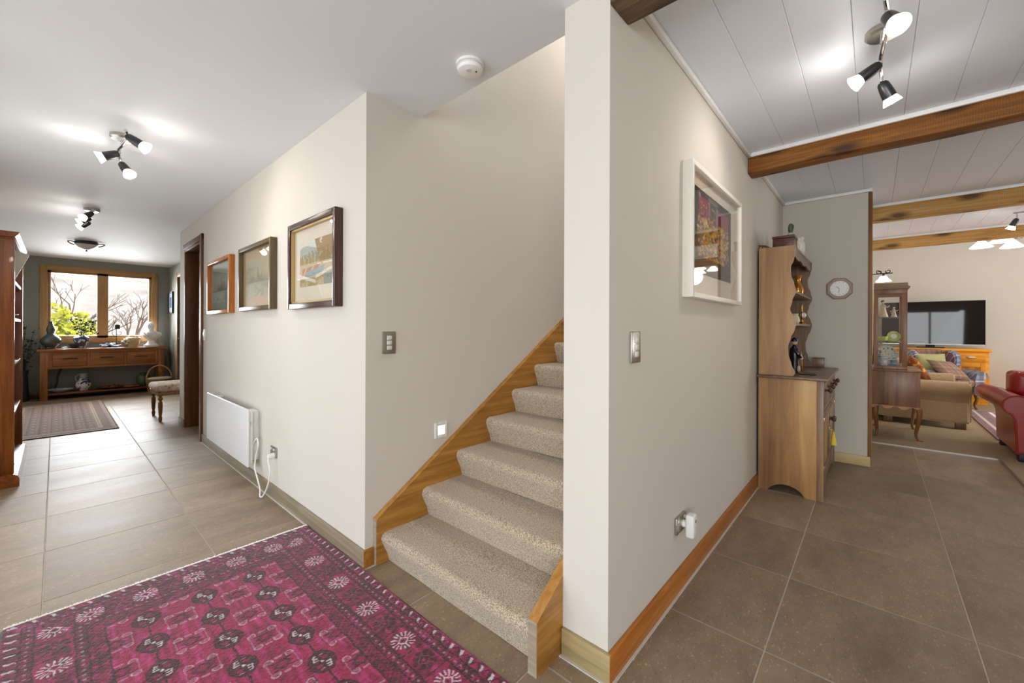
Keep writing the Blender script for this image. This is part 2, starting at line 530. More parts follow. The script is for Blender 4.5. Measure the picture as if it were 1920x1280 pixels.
def tile_mat():
    m, t, p = newmat('stone_tile')
    tc = t.nodes.new('ShaderNodeTexCoord')
    oi = t.nodes.new('ShaderNodeObjectInfo')
    vm = t.nodes.new('ShaderNodeVectorMath'); vm.operation = 'MULTIPLY_ADD'
    vm.inputs[1].default_value = (1, 1, 1)
    t.links.new(tc.outputs['Object'], vm.inputs[0])
    cb = t.nodes.new('ShaderNodeCombineXYZ')
    ml = t.nodes.new('ShaderNodeMath'); ml.operation = 'MULTIPLY'; ml.inputs[1].default_value = 37.0
    t.links.new(oi.outputs['Random'], ml.inputs[0])
    t.links.new(ml.outputs[0], cb.inputs[0]); t.links.new(ml.outputs[0], cb.inputs[1])
    t.links.new(cb.outputs[0], vm.inputs[2])
    # broad clouding, streaked along y
    mp = t.nodes.new('ShaderNodeMapping'); mp.inputs['Scale'].default_value = (1.0, 0.45, 1)
    mp.inputs['Rotation'].default_value = (0, 0, 0.7)
    t.links.new(vm.outputs[0], mp.inputs[0])
    n1 = t.nodes.new('ShaderNodeTexNoise'); n1.inputs['Scale'].default_value = 3.6; n1.inputs['Detail'].default_value = 11
    n1.inputs['Roughness'].default_value = 0.74
    t.links.new(mp.outputs[0], n1.inputs['Vector'])
    r1 = t.nodes.new('ShaderNodeValToRGB')
    e = r1.color_ramp.elements
    e[0].position = 0.30; e[0].color = (*srgb('#75634f'), 1)
    e[1].position = 0.72; e[1].color = (*srgb('#a8937b'), 1)
    t.links.new(n1.outputs[0], r1.inputs[0])
    # small pale and dark flecks
    n2 = t.nodes.new('ShaderNodeTexNoise'); n2.inputs['Scale'].default_value = 140; n2.inputs['Detail'].default_value = 2.5
    t.links.new(mp.outputs[0], n2.inputs['Vector'])
    r2 = t.nodes.new('ShaderNodeValToRGB')
    e = r2.color_ramp.elements
    e[0].position = 0.27; e[0].color = (0.6, 0.56, 0.52, 1)
    e[1].position = 0.36; e[1].color = (1, 1, 1, 1)
    k = e.new(0.64); k.color = (1, 1, 1, 1)
    k = e.new(0.70); k.color = (1.9, 1.85, 1.8, 1)
    t.links.new(n2.outputs[0], r2.inputs[0])
    mm = t.nodes.new('ShaderNodeMix'); mm.data_type = 'RGBA'; mm.blend_type = 'MULTIPLY'; mm.inputs[0].default_value = 0.8
    t.links.new(r1.outputs[0], mm.inputs[6]); t.links.new(r2.outputs[0], mm.inputs[7])
    # tile to tile shade
    mr = t.nodes.new('ShaderNodeMapRange'); mr.inputs[3].default_value = 0.90; mr.inputs[4].default_value = 1.10
    t.links.new(oi.outputs['Random'], mr.inputs[0])
    hs = t.nodes.new('ShaderNodeHueSaturation')
    t.links.new(mr.outputs[0], hs.inputs['Value']); t.links.new(mm.outputs[2], hs.inputs['Color'])
    t.links.new(hs.outputs[0], p.inputs['Base Color'])
    p.inputs['Roughness'].default_value = 0.3
    rr = t.nodes.new('ShaderNodeMapRange'); rr.inputs[3].default_value = 0.40; rr.inputs[4].default_value = 0.62
    t.links.new(n1.outputs[0], rr.inputs[0]); t.links.new(rr.outputs[0], p.inputs['Roughness'])
    p.inputs['Specular IOR Level'].default_value = 0.5
    bp = t.nodes.new('ShaderNodeBump'); bp.inputs['Strength'].default_value = 0.10; bp.inputs['Distance'].default_value = 0.004
    t.links.new(n1.outputs[0], bp.inputs['Height']); t.links.new(bp.outputs[0], p.inputs['Normal'])
    return m
M_TILE = tile_mat()
OX, OY, TS, GR = -2.704, -0.0345, 0.6, 0.0022
full = None
def add_tile(x0, y0, x1, y1):
    global full
    isfull = abs(x1-x0-TS) < 1e-3 and abs(y1-y0-TS) < 1e-3
    cx_, cy_ = (x0+x1)/2, (y0+y1)/2
    if isfull and full is not None:
        o = full.copy(); COL.objects.link(o)
        o.location = (cx_, cy_, -0.005)
        return
    hx, hy = (x1-x0)/2-GR, (y1-y0)/2-GR
    o = bx(-hx, -hy, 0, hx, hy, 0.005, bev=0.0012, seg=1).out('tile', M_TILE, None, local=True, smooth=False)
    o.location = (cx_, cy_, -0.005)
    o.parent = floor; o.matrix_parent_inverse = Matrix.Translation(floor.location).inverted()
    if isfull: full = o
def in_block(x, y):           # solid mass behind the hall wall / stairs / partition
    if y > 1.05 and x < -0.70:
        return not (x < -6.40 and y < 1.52)
    return False
for i in range(-13, 12):
    for j in range(-5, 10):
        x0, x1 = OX+TS*i, OX+TS*(i+1)
        y0, y1 = OY+TS*j, OY+TS*(j+1)
        x0 = max(x0, -10.45); x1 = min(x1, 4.2); y0 = max(y0, -2.6)
        if y0 > 1.3:
            if x1 > -0.7:
                x0 = max(x0, -0.685); y1 = min(y1, 5.805)
                if y1 > 2.6: x1 = min(x1, 0.868)
            else: y1 = min(y1, 1.51)
        elif y0 > 1.1 and x0 < -6.0: y1 = min(y1, 1.51)
        if x1-x0 < 0.02 or y1-y0 < 0.02: continue
        cxm, cym = (x0+x1)/2, (y0+y1)/2
        if j >= 2 and x0 < -0.95 and not (x1 < -6.1):
            continue
        if j >= 3 and x0 < -6.0: continue
        if x1 < -2.6 and y1 < -0.6: continue
        add_tile(x0, y0, x1, y1)
# living room carpet (L-shaped round the tiled passage)
b = B(); b.box(-0.04, 5.81, -0.003, 4.3, 10.45, 0.012); b.box(0.87, 2.6, -0.003, 4.3, 5.81, 0.012)
c = struct(b.out('floor', P_CARPET_L)); 
b = B(); b.box(-0.03, 5.80, -0.002, 0.872, 5.812, 0.013); b.box(0.862, 2.6, -0.002, 0.872, 5.80, 0.013)
struct(b.out('trim_1', P_STEEL, smooth=False))

# ---- walls
b = B()
b.box(-6.47, 1.035, 0, -6.19, 1.145, HC)
b.box(-5.33, 1.035, 0, -1.905, 1.145, HC)
b.box(-6.19, 1.035, 2.13, -5.33, 1.145, HC)
b.box(-6.47, 1.145, 0, -6.37, 1.5, HC)
struct(b.out('wall_hall', P_HALL, smooth=False))
b = B(); b.box(-2.02, 1.145, 0, -1.905, 4.9, 4.7); b.box(-2.02, 1.035, HC, -1.905, 1.145, 4.7)
struct(b.out('wall_stair', P_HALL, smooth=False))
struct(bx(-0.86, 1.255, 0, -0.675, 4.9, 4.7).out('wall_right', P_HALL, smooth=False))
struct(bx(-1.905, 4.8, 0, -0.86, 4.9, 4.7).out('wall_stairhead', P_HALL, smooth=False))
struct(bx(-0.675, 4.75, 0, -0.04, 4.9, 3.7).out('wall_end', P_GREY, smooth=False))
struct(bx(-0.16, 4.9, 0, -0.04, 10.5, 3.7).out('wall_living', P_HALL, smooth=False))
struct(bx(-0.04, 10.4, 0, 4.3, 10.5, 3.7).out('wall_television', P_HALL, smooth=False))
# side wall of the far room, with the timber door casing further along
b = B(); b.box(-10.45, 1.5, 0, -9.55, 1.6, HC); b.box(-8.7, 1.5, 0, -6.47, 1.6, HC); b.box(-9.55, 1.5, 2.12, -8.7, 1.6, HC)
struct(b.out('wall_far', P_DIM, smooth=False))
# window wall
WX = -10.45
wy0, wy1, wz0, wz1 = -0.10, 1.25, 1.00, 2.18
b = B()
b.box(WX-0.14, -0.75, 0, WX, wy0, HC+.06); b.box(WX-0.14, wy1, 0, WX, 1.6, HC+.06)
b.box(WX-0.14, wy0, 0, WX, wy1, wz0); b.box(WX-0.14, wy0, wz1, WX, wy1, HC+.06)
struct(b.out('wall_window', P_DIM, smooth=False))
# left wall and the entry, behind the camera
b = B(); b.box(WX, -0.72, 0, -4.4, -0.60, HC); b.box(-2.8, -0.72, 0, -2.6, -0.60, HC); b.box(-4.4, -0.72, 2.1, -2.8, -0.60, HC)  # gap before the entry is made for the added side window
struct(b.out('wall_left', P_HALL, smooth=False))
struct(bx(-2.72, -2.6, 0, -2.6, -0.72, HC).out('wall_entry', P_HALL, smooth=False))
b = B()
b.box(-2.72, -2.7, 0, -2.5, -2.6, HC); b.box(-0.2, -2.7, 0, 0.7, -2.6, LC); b.box(2.5, -2.7, 0, 4.3, -2.6, LC)
b.box(0.7, -2.7, 0, 2.5, -2.6, .45); b.box(0.7, -2.7, 1.95, 2.5, -2.6, LC)
b.box(-2.5, -2.7, 2.15, -0.2, -2.6, HC)
struct(b.out('wall_back', P_HALL, smooth=False))
b = B()
for y0, y1, z0, z1 in ((-2.7, 1.3, 0, 3.7), (3.5, 6.0, 0, 3.7), (9.2, 10.5, 0, 3.7), (1.3, 3.5, 0, 3.7), (6.0, 9.2, 2.3, 3.7)):
    b.box(4.2, y0, z0, 4.3, y1, z1)
struct(b.out('wall_outer', P_HALL, smooth=False))

# ---- ceilings
b = B()
b.box(-10.6, -2.72, HC, 4.3, 1.255, HC+.1)
b.box(-1.905, 1.255, HC, -0.86, 1.366, HC+.3)
b.box(-10.6, 1.255, HC, -6.37, 1.62, HC+.1)
struct(b.out('ceiling', P_CEIL, smooth=False))
struct(bx(-2.02, 1.25, 4.7, -0.675, 4.9, 4.8).out('ceiling.001', P_CEIL, smooth=False))
b = B(); b.box(-0.675, 1.255, LC+.014, 4.3, 7.62, LC+.12); b.box(-0.16, 7.56, LC, 4.3, 7.62, 3.7); b.box(-0.16, 7.5, 3.7, 4.3, 10.5, 3.8)
lc = struct(b.out('ceiling.002', P_CEIL, smooth=False))
# lining boards of the living-room ceiling, running away from the camera
px = [-0.672, -0.458]
while px[-1] < 4.2: px.append(px[-1]+0.194)
for k, (a, c2) in enumerate(zip(px, px[1:])):
    y1 = 7.55 if c2 > -0.05 else 4.75
    bx(a+.0006, 1.256, LC, min(c2, 4.2)-.0006, y1, LC+.013, bev=0.0016, seg=1).out('plank', P_PLANK, lc, smooth=False)

# ---- cornice beads of the living room ceiling
def bead(name, x0, y0, x1, y1, along):
    z0 = LC-0.028
    b = B().box(x0, y0, z0, x1, y1, LC, bev=0.006)
    return struct(b.out(name, P_WHITE))
TN = [1]
def tn():
    TN[0] += 1
    return 'trim_%d' % TN[0]
BEAMS = [(1.25, 1.39), (3.265, 3.405), (5.42, 5.56), (7.38, 7.52)]
for (a, c2) in ((1.39, 3.265), (3.405, 4.75)):
    bead(tn(), -0.675, a, -0.652, c2, 'y')
for (a, c2) in ((4.75, 5.42), (5.56, 7.38)):
    bead(tn(), -0.04, a, -0.018, c2, 'y')
bead(tn(), -0.675, 4.728, -0.018, 4.75, 'x')
for k, (y0, y1) in enumerate(BEAMS):
    xa = -0.652 if k < 2 else -0.018
    if k > 0: bead(tn(), xa, y0-.022, 4.2, y0, 'x')
    bead(tn(), xa, y1, 4.2, y1+.022, 'x')

# ---- exposed beams
def beam(y0, y1, xa, m, label, h=0.135):
    b = B().box(xa, y0, LC-h, 4.2, y1, LC-0.002, bev=0.008)
    # rough-sawn unevenness
    bm = b.bm
    bmesh.ops.bisect_plane(bm, geom=list(bm.verts)+list(bm.edges)+list(bm.faces), plane_co=(0.5, 0, 0), plane_no=(1, 0, 0))
    for q in range(1, 26):
        bmesh.ops.bisect_plane(bm, geom=list(bm.verts)+list(bm.edges)+list(bm.faces), plane_co=(xa+q*(4.2-xa)/26, 0, 0), plane_no=(1, 0, 0))
    for v in bm.verts:
        if v.co.x > xa+.01:
            n = mnoise.noise_vector(v.co*2.3)
            v.co.y += n.y*0.006
            if v.co.z < LC-.05: v.co.z += n.z*0.007
    return tag(b.out('ceiling_beam', m), label, 'beam')
beam(*BEAMS[0], -0.675, W_BEAMD, 'weathered dark old timber beam end at the top edge above the white wall end')
beam(*BEAMS[1], -0.675, W_BEAM, 'thick orange-brown rough-sawn beam, nearest long beam across the boarded ceiling')
beam(*BEAMS[2], -0.04, W_BEAMP, 'pale knotty timber beam starting at the corner above the octagonal clock wall', h=.158)
beam(*BEAMS[3], -0.04, W_BEAMP, 'golden timber beam furthest back, above the chandelier and the television', h=.15)

# ---- skirting boards
def skirt(name, x0, y0, x1, y1, m, h=0.09):
    b = B().box(x0, y0, 0.001, x1, y1, h, bev=0.003)
    return struct(b.out(name, m))
W_SKH = wood('skirting_hall', '#6f6654', '#887c66', '#9f937b', 'X', rough=0.4)
W_SKY = wood('skirting_right', '#8c4f18', '#ab6724', '#c07f38', 'Y', rough=0.35)
W_SKPALE = wood('skirting_end', '#b39a66', '#c9b27e', '#d9c593', 'X', rough=0.5)
skirt('baseboard_hall', -5.26, 1.020, -1.890, 1.035, W_SKH)
skirt('baseboard_hall.001', -6.485, 1.020, -6.20, 1.035, W_SKH)
skirt('baseboard_stair', -1.905, 1.0205, -1.8895, 1.083, W_OAKX2, h=.0902)
skirt('baseboard_front', -0.857, 1.240, -0.660, 1.255, W_OAKX, h=.10)
skirt('baseboard_right', -0.675, 1.2405, -0.6595, 3.56, W_SKY, h=.0995)
skirt('baseboard_end', -0.675, 4.735, -0.025, 4.75, W_SKPALE, h=.09)
skirt('baseboard_window', WX, -0.60, WX+.015, 1.5, W_DOOR, h=.09)
skirt('baseboard_far', WX, 1.485, -9.64, 1.5, W_DOOR, h=.09)
skirt('baseboard_left', -10.4, -0.60, -4.42, -0.585, W_SKH, h=.09)
# pale silicone line along skirting feet
b = B()
b.box(-5.26, 1.012, 0, -1.882, 1.021, 0.004); b.box(-0.6605, 1.232, 0, -0.651, 3.56, 0.004); b.box(-0.862, 1.231, 0, -0.651, 1.241, 0.004)
b.box(-1.8905, 1.012, 0, -1.882, 1.08, 0.004)
struct(b.out(tn(), P_SILL, smooth=False))
# timber corner post where the end wall stops
struct(bx(-0.042, 4.742, 0.09, -0.014, 4.98, LC-.03, bev=.003).out(tn(), wood('post_timber', '#6a4526', '#84592f', '#a0703e', 'Z', rough=.45)))

# ---- hall doorway: jamb, casing and the open leaf
d = struct(B().box(-6.20, 1.030, 0, -6.168, 1.16, 2.13, bev=.002).out('door_1', W_DOOR))
part(bx(-5.352, 1.030, 0, -5.33, 1.16, 2.13, bev=.002), 'jamb', W_DOOR, d)
part(bx(-6.20, 1.030, 2.10, -5.33, 1.16, 2.13, bev=.002), 'head', W_DOOR, d)
part(bx(-5.335, 1.014, 0, -5.262, 1.035, 2.19, bev=.003), 'casing', W_DOOR, d)
part(bx(-6.215, 1.020, 2.13, -5.262, 1.0349, 2.19, bev=.003), 'casing', W_DOOR, d)
part(bx(-6.165, 1.16, 0.01, -6.128, 1.92, 2.09, bev=.003), 'door_leaf', W_DOOR, d)
struct(bx(-6.47, 2.0, 0, -5.0, 2.05, HC).out('wall_closet', P_GREY, smooth=False))
b = B(); b.box(-6.37, 1.145, -.06, -5.0, 2.0, -0.001); struct(b.out('floor', W_DOOR, smooth=False))
struct(bx(-5.05, 1.145, 0, -5.0, 2.0, HC).out('wall_closet.001', P_GREY, smooth=False))
struct(bx(-6.37, 1.145, HC, -5.0, 2.05, HC+.05).out('ceiling.003', P_CEIL, smooth=False))
# door in the far room's side wall
d = struct(bx(-9.64, 1.484, 0, -9.55, 1.512, 2.2, bev=.003).out('door_2', W_WIN))
part(bx(-8.7, 1.484, 0, -8.61, 1.512, 2.2, bev=.003), 'casing', W_WIN, d)
part(bx(-9.64, 1.484, 2.12, -8.61, 1.4999, 2.2, bev=.003), 'casing', W_WIN, d)
part(bx(-9.55, 1.53, 0.01, -8.7, 1.565, 2.12, bev=.003), 'door_leaf', W_DOOR, d)
part(B().cyl((-9.48, 1.53, 1.0), (-9.48, 1.48, 1.0), .009).cyl((-9.48, 1.485, 1.0), (-9.37, 1.485, 1.0), .009), 'door_handle', P_CHROME, d)

# ---- the hall window (two lights)
win = struct(B().box(WX-.10, wy0, wz0, WX-.02, wy0+.05, wz1, bev=.003).out('window_1', W_WIN))
wz = wood('window_timber_z', '#98703f', '#ae8450', '#c09864', 'Z', rough=0.45)
part(bx(WX-.10, wy1-.05, wz0, WX-.02, wy1, wz1, bev=.003), 'stile', wz, win)
part(bx(WX-.10, 0.50, wz0, WX-.02, 0.645, wz1, bev=.003), 'mullion', wz, win)
part(bx(WX-.10, wy0, wz1-.05, WX-.02, wy1, wz1, bev=.003), 'rail', W_WIN, win)
part(bx(WX-.10, wy0, wz0, WX-.02, wy1, wz0+.05, bev=.003), 'rail', W_WIN, win)
part(bx(WX-.001, wy0-.075, wz0-.075, WX+.02, wy0+.01, wz1+.07, bev=.003), 'casing', wz, win)
part(bx(WX-.001, wy1-.01, wz0-.075, WX+.02, wy1+.075, wz1+.07, bev=.003), 'casing', wz, win)
part(bx(WX-.001, wy0+.01, wz1-.01, WX+.02, wy1-.01, wz1+.07, bev=.003), 'casing', W_WIN, win)
part(bx(WX-.001, wy0+.01, wz0-.075, WX+.02, wy1-.01, wz0+.01, bev=.003), 'casing', W_WIN, win)
for y0, y1 in ((wy0+.05, .50), (.645, wy1-.05)):
    part(bx(WX-.062, y0-.005, wz0+.045, WX-.057, y1+.005, wz1-.045), 'pane', G_CLEAR, win, smooth=False)
# living, dining and entry windows outside the frame (their frames show only in reflections)
def plain_window(name, axis, a0, a1, z0, z1, pos, n):
    b = B()
    def bb(u0, u1, v0, v1):
        if axis == 'y': b.box(pos-.03, u0, v0, pos+.03, u1, v1)
        else: b.box(u0, pos-.03, v0, u1, pos+.03, v1)
    bb(a0, a1, z0, z0+.06); bb(a0, a1, z1-.06, z1)
    for k in range(n+1):
        u = a0+(a1-a0-.06)*k/n
        bb(u, u+.06, z0+.06, z1-.06)
    o = struct(b.out(name, P_WHITE, smooth=False))
    p_ = B()
    if axis == 'y': p_.box(pos-.003, a0+.05, z0+.05, pos+.003, a1-.05, z1-.05)
    else: p_.box(a0+.05, pos-.003, z0+.05, a1-.05, pos+.003, z1-.05)
    part(p_, 'pane', G_CLEAR, o, smooth=False)
    return o
plain_window('window_2', 'y', 6.0, 9.2, 0.0, 2.3, 4.25, 3)
plain_window('window_3', 'x', -2.5, -0.2, 0.0, 2.15, -2.65, 3)

plain_window('added_window', 'x', -4.4, -2.8, 0, 2.1, -0.66, 2)  # invented side window, added to let light onto the hall floor
plain_window('window_4', 'x', 0.7, 2.5, .45, 1.95, -2.65, 2)

# ================================================================== STAIRCASE
RISE, GO, NY = 0.156, 0.2485, 1.108
M_CARP = None
def carpet_mat():
    m, t, p = newmat('stair_carpet')
    tc = t.nodes.new('ShaderNodeTexCoord')
    n = t.nodes.new('ShaderNodeTexNoise'); n.inputs['Scale'].default_value = 230; n.inputs['Detail'].default_value = 3
    t.links.new(tc.outputs['Object'], n.inputs['Vector'])
    r = t.nodes.new('ShaderNodeValToRGB'); e = r.color_ramp.elements
    e[0].position = 0.34; e[0].color = (*srgb('#7d6f5b'), 1)
    e[1].position = 0.62; e[1].color = (*srgb('#d3c4ac'), 1)
    k = e.new(0.48); k.color = (*srgb('#ad9e88'), 1)
    t.links.new(n.outputs[0], r.inputs[0])
    t.links.new(r.outputs[0], p.inputs['Base Color'])
    p.inputs['Roughness'].default_value = 1.0; p.inputs['Sheen Weight'].default_value = 0.25
    p.inputs['Specular IOR Level'].default_value = 0.1
    n2 = t.nodes.new('ShaderNodeTexNoise'); n2.inputs['Scale'].default_value = 330; n2.inputs['Detail'].default_value = 2
    t.links.new(tc.outputs['Object'], n2.inputs['Vector'])
    bp = t.nodes.new('ShaderNodeBump'); bp.inputs['Strength'].default_value = 0.55; bp.inputs['Distance'].default_value = 0.006
    t.links.new(n2.outputs[0], bp.inputs['Height']); t.links.new(bp.outputs[0], p.inputs['Normal'])
    return m
M_CARP = carpet_mat()
st = thing('staircase', 'straight staircase with speckled beige carpet and oak side stringers rising behind the wall', 'stairs', (-1.39, 1.1, 0))
def step_profile(k):
    y, z = NY+GO*(k-1), RISE*k
    zb = RISE*(k-1)
    pr = [(y+.045, zb+(0.0 if k > 1 else 0.002)), (y+.036, zb+.04), (y+.020, zb+.075), (y+.006, zb+.105)]
    # rounded nose
    r = 0.030
    cy_, cz_ = y+r, z-r
    for a in range(200, 85, -14):
        pr.append((cy_+r*math.cos(math.radians(a)), cz_+r*math.sin(math.radians(a))))
    pr += [(y+.09, z+.001), (y+.16, z-.001), (y+GO+.046, z), (y+GO+.046, zb+.0)]
    return pr
NX = 40
SX0, SX1 = -1.874, -0.899
step = None
for k in range(1, 15):
    if k > 1 and step is not None:
        o = step.copy(); COL.objects.link(o); o.parent = st
        o.location = (0, GO*(k-2), RISE*(k-2))
        if k > 13: break
        continue
    pr = step_profile(k)
    b = B(); bm = b.bm
    rows = []
    for q in range(NX+1):
        x = SX0+(SX1-SX0)*q/NX
        rows.append([bm.verts.new((x, p[0]+0.0025*mnoise.noise(Vector((x*5, i*.7, k*3.1))), p[1]+0.0025*mnoise.noise(Vector((x*4, i*.9+7, k*2.3))))) for i, p in enumerate(pr)])
    for q in range(NX):
        for i in range(len(pr)):
            j = (i+1) % len(pr)
            bm.faces.new((rows[q][i], rows[q][j], rows[q+1][j], rows[q+1][i]))
    bm.faces.new(rows[0]); bm.faces.new(rows[-1])
    o = b.out('carpeted_step', M_CARP, st, angle=70)
    if k == 2: step = o
def stringer(x0, x1, y0, h0, slope, ytop, name, drop=0.34):
    pts = [(y0, 0.0), (y0, h0)]
    pts += [(ytop, h0+slope*(ytop-y0)), (ytop, max(0, h0+slope*(ytop-y0)-drop-.2)), (y0+drop*1.1, 0.0)]
    b = B().prism(pts, 'X', x0, x1)
    bmesh.ops.bevel(b.bm, geom=list(b.bm.edges), offset=.002, segments=1, affect='EDGES')
    return part(b, name, W_STRING, st)
SL = RISE/GO
stringer(-1.905, -1.873, 1.080, 0.236, SL, 4.6, 'stringer')
stringer(-0.90, -0.8605, 1.100, 0.192, SL, 4.6, 'stringer')
W_END = wood('oak_end_grain', '#8a7c68', '#9d8f7a', '#b3a690', 'X', rough=.55, scale=1.6)
part(bx(-1.905, 1.0785, 0.001, -1.873, 1.0805, .2355), 'end_grain', W_END, st, smooth=False)
part(bx(-0.8995, 1.0985, 0.001, -0.861, 1.1005, .1915), 'end_grain', W_END, st, smooth=False)
# ================================================================== RUG (hall, red)
RX0, RX1, RY0, RY1 = -2.56, -0.62, -0.137, 1.022
def rug_cols(nx, ny):
    xs = np.linspace(RX0, RX1, nx); ys = np.linspace(RY0, RY1, ny)
    X0, Y0 = np.meshgrid(xs, ys)
    X = X0+.0035*(vnoise(X0, Y0, 130, 21)-.5)+.004*(vnoise(X0, Y0, 40, 22)-.5)
    Y = Y0+.0035*(vnoise(X0, Y0, 130, 23)-.5)+.004*(vnoise(X0, Y0, 40, 24)-.5)
    red = lin('#940f42'); deep = lin('#5e0a24'); dark = lin('#24120f'); white = lin('#cfc3ca'); pink = lin('#b83078')
    C = np.zeros(X.shape+(3,))
    nz = vnoise(X, Y, 260, 1)*.5+vnoise(X, Y, 90, 2)*.5
    streak = vnoise(X, Y*6, 14, 3)
    C[:] = red
    def mixin(mask, col, a=1.0):
        m = (mask*a)[..., None]
        C[:] = C*(1-m)+np.asarray(col)*m
    mixin(np.clip((streak-.45)*2.2, 0, 1), pink, .75)  # pinkish-purple sheen of the pile, painted into the colour as streaks
    mixin(np.clip((.5-vnoise(X, Y*5, 22, 9))*2.4, 0, 1), deep, .7)
    u = np.minimum(X-RX0, RX1-X); v = np.minimum(Y-RY0, RY1-Y)
    d = np.minimum(u, v)                      # distance to the nearest edge
    alongx = v <= u                           # point belongs to a long border
    t = np.where(alongx, X+0.010, Y-0.443)
    P = np.where(alongx, .2655, .172)
    # dark speckled ground of the borders
    field = d > .272
    bmask = ~field
    mixin(bmask*np.clip((vnoise(X, Y, 55, 5)-.36)*3.2, 0, 1), dark, .62)
    mixin(bmask*np.clip((vnoise(X, Y, 120, 6)-.55)*4, 0, 1), lin('#5a2a30'), .5)
    # edge and guard lines
    mixin((d < .009), lin('#3a2420'))
    for g in (.052, .085, .190, .222, .272):
        mixin(np.abs(d-g) < .0028, dark, .9)
    # outer dashes and triangles
    ph = np.mod(t, .052)/.052
    mixin((d > .018) & (d < .045) & (np.abs(ph-.5-(d-.031)*8) < .10), white, .85)
    ph2 = np.mod(t+.026, .052)/.052
    mixin((d > .016) & (d < .05) & (np.abs(np.abs(ph2-.5)*2-(d-.014)/.036) < .16), dark, .8)
    # guard squiggles
    for gc in (.069, .206):
        q = np.mod(t, .030)/.030
        mixin((np.abs(d-gc) < .013) & (np.abs(np.abs(q-.5)*2-.5-(d-gc)*14) < .22), dark, .75)
        mixin((np.abs(d-gc) < .004) & (q < .3), white, .35)
    # inner serrated band
    q = np.mod(t, .022)/.022
    mixin((d > .225) & (d < .27) & (np.mod(np.floor(d/.011)+np.floor(t/.011), 2) == 0), dark, .6)
    # star blocks of the main border
    bc = .1375
    for off, isw in ((0.0, True), (.5, False)):
        tt = np.mod(t/P+off+.5, 1.0)-.5
        lx = tt*P; ly = d-bc
        inblk = (np.abs(lx) < P*.25) & (np.abs(ly) < .050)
        ang = np.arctan2(ly, lx); rad = np.hypot(lx, ly)
        ray8 = np.abs(np.mod(ang/(2*np.pi)*8+.5, 1)-.5)
        ray16 = np.abs(np.mod(ang/(2*np.pi)*16+.5, 1)-.5)
        man = np.abs(lx)+np.abs(ly)
        if isw:
            mixin(inblk & (np.abs(man-.020) < .0028), white, .9)
            mixin(inblk & (ray16 < .18) & (rad > .026) & (rad < .046), white, .85)
            mixin(inblk & (ray8 < .10) & (rad > .012) & (rad < .044), white, .7)
            mixin(inblk & (man < .006), dark)
        else:
            mixin(inblk & (rad < .044) & (ray8 < .34), dark, .8)
            mixin(inblk & (np.abs(man-.024) < .003), lin('#7a4048'), .8)
            mixin(inblk & (man < .007), pink, .8)
        mixin((np.abs(np.abs(lx)-P*.25) < .0025) & (np.abs(ly) < .05), dark, .7)
    # field: three rows of guls with lesser motifs between
    GX, GY = .1855, .1935
    fx = (X+2.212)/GX; fy = (Y-.443)/GY
    gx = (fx-np.round(fx))*GX; gy = (fy-np.round(fy))*GY
    rowok = (np.abs(np.round(fy)) <= 1) & field & (np.round(fx) >= 0) & (np.round(fx) <= 8)
    e = np.maximum(np.hypot(gx/.060, gy/.047), (np.abs(gx)/.060+np.abs(gy)/.047)*.76)
    mixin(rowok & (e < 1.0), dark, .92)
    mixin(rowok & (np.abs(e-.80) < .05), deep, .9)
    mixin(rowok & (e < .70) & (np.mod(np.floor(gx/.012)+np.floor(gy/.012), 3) == 0), deep, .8)
    qx, qy = np.abs(gx), np.abs(gy)
    quad = gx*gy > 0
    for bx_ in (.012, .024, .036):
        mixin(rowok & quad & (np.abs(qx-bx_) < .0026) & (qy > .006) & (qy < .026-.25*bx_), white, .85)
    mixin(rowok & quad & (np.abs(qy-.024+.25*(qx-.01)) < .0024) & (qx > .010) & (qx < .040), white, .8)
    mixin(rowok & ~quad & (e < .72) & (np.abs(qx-.018) < .007) & (qy > .006) & (qy < .024), red, .8)
    mixin(rowok & ~quad & (np.abs(qx-.036) < .002) & (qy > .004) & (qy < .018), lin('#a58d98'), .7)
    mixin(rowok & (qx+qy < .007), lin('#e8e2e6'), .9)
    # line that links the guls
    mixin((np.abs(gy) < .0032) & rowok & (e >= 1), dark, .9)
    mixin((np.abs(gx) < .0016) & field & (np.abs(fy) < 1.55), dark, .45)
    # lesser motifs half way
    fx2 = fx-.5; fy2 = fy-.5
    hx = (fx2-np.round(fx2))*GX; hy = (fy2-np.round(fy2))*GY
    ok2 = field & (fx2 > -.9) & (fx2 < 8.6)
    r2 = np.hypot(hx, hy); a2 = np.arctan2(hy, hx)
    mixin(ok2 & (np.abs(hx)/.03+np.abs(hy)/.034 < 1), dark, .75)
    mixin(ok2 & (np.abs(hx)/.016+np.abs(hy)/.018 < 1), red, .8)
    for sx in (-1, 1):
        for sy in (-1, 1):
            cx_, cy_ = sx*.036, sy*.034
            rr = np.hypot(hx-cx_, hy-cy_)
            mixin(ok2 & (np.abs(rr-.013) < .0022) & ((hx-cx_)*sx > -.006), lin('#b9a3ad'), .8)
            mixin(ok2 & (np.abs(hx-cx_*.55) < .002) & (np.abs(hy) < .034), dark, .7)
        mixin(ok2 & (np.abs(hx-sx*.043) < .004) & (np.abs(hy) < .012), lin('#b9a3ad'), .5)
        for q_ in (.022, .030, .038): mixin(ok2 & (np.abs(hx-sx*q_) < .0018) & (np.abs(hy) > .016+.2*q_) & (np.abs(hy) < .044), dark if q_ < .03 else lin('#a58d98'), .6)
    mixin(ok2 & (np.abs(np.abs(hy)-.046) < .0020) & (np.abs(hx) < .026), lin('#9c828e'), .6)
    C *= (0.72+.56*nz)[..., None]
    # pile sheen beyond the painted pink streaks is left to the light
    return np.clip(C, 0, 1)
NXR, NYR = 640, 384
M_RUG = vcol('rug_pile', rough=0.95, sheen=0.35, bump=0.5, spec=0.15)
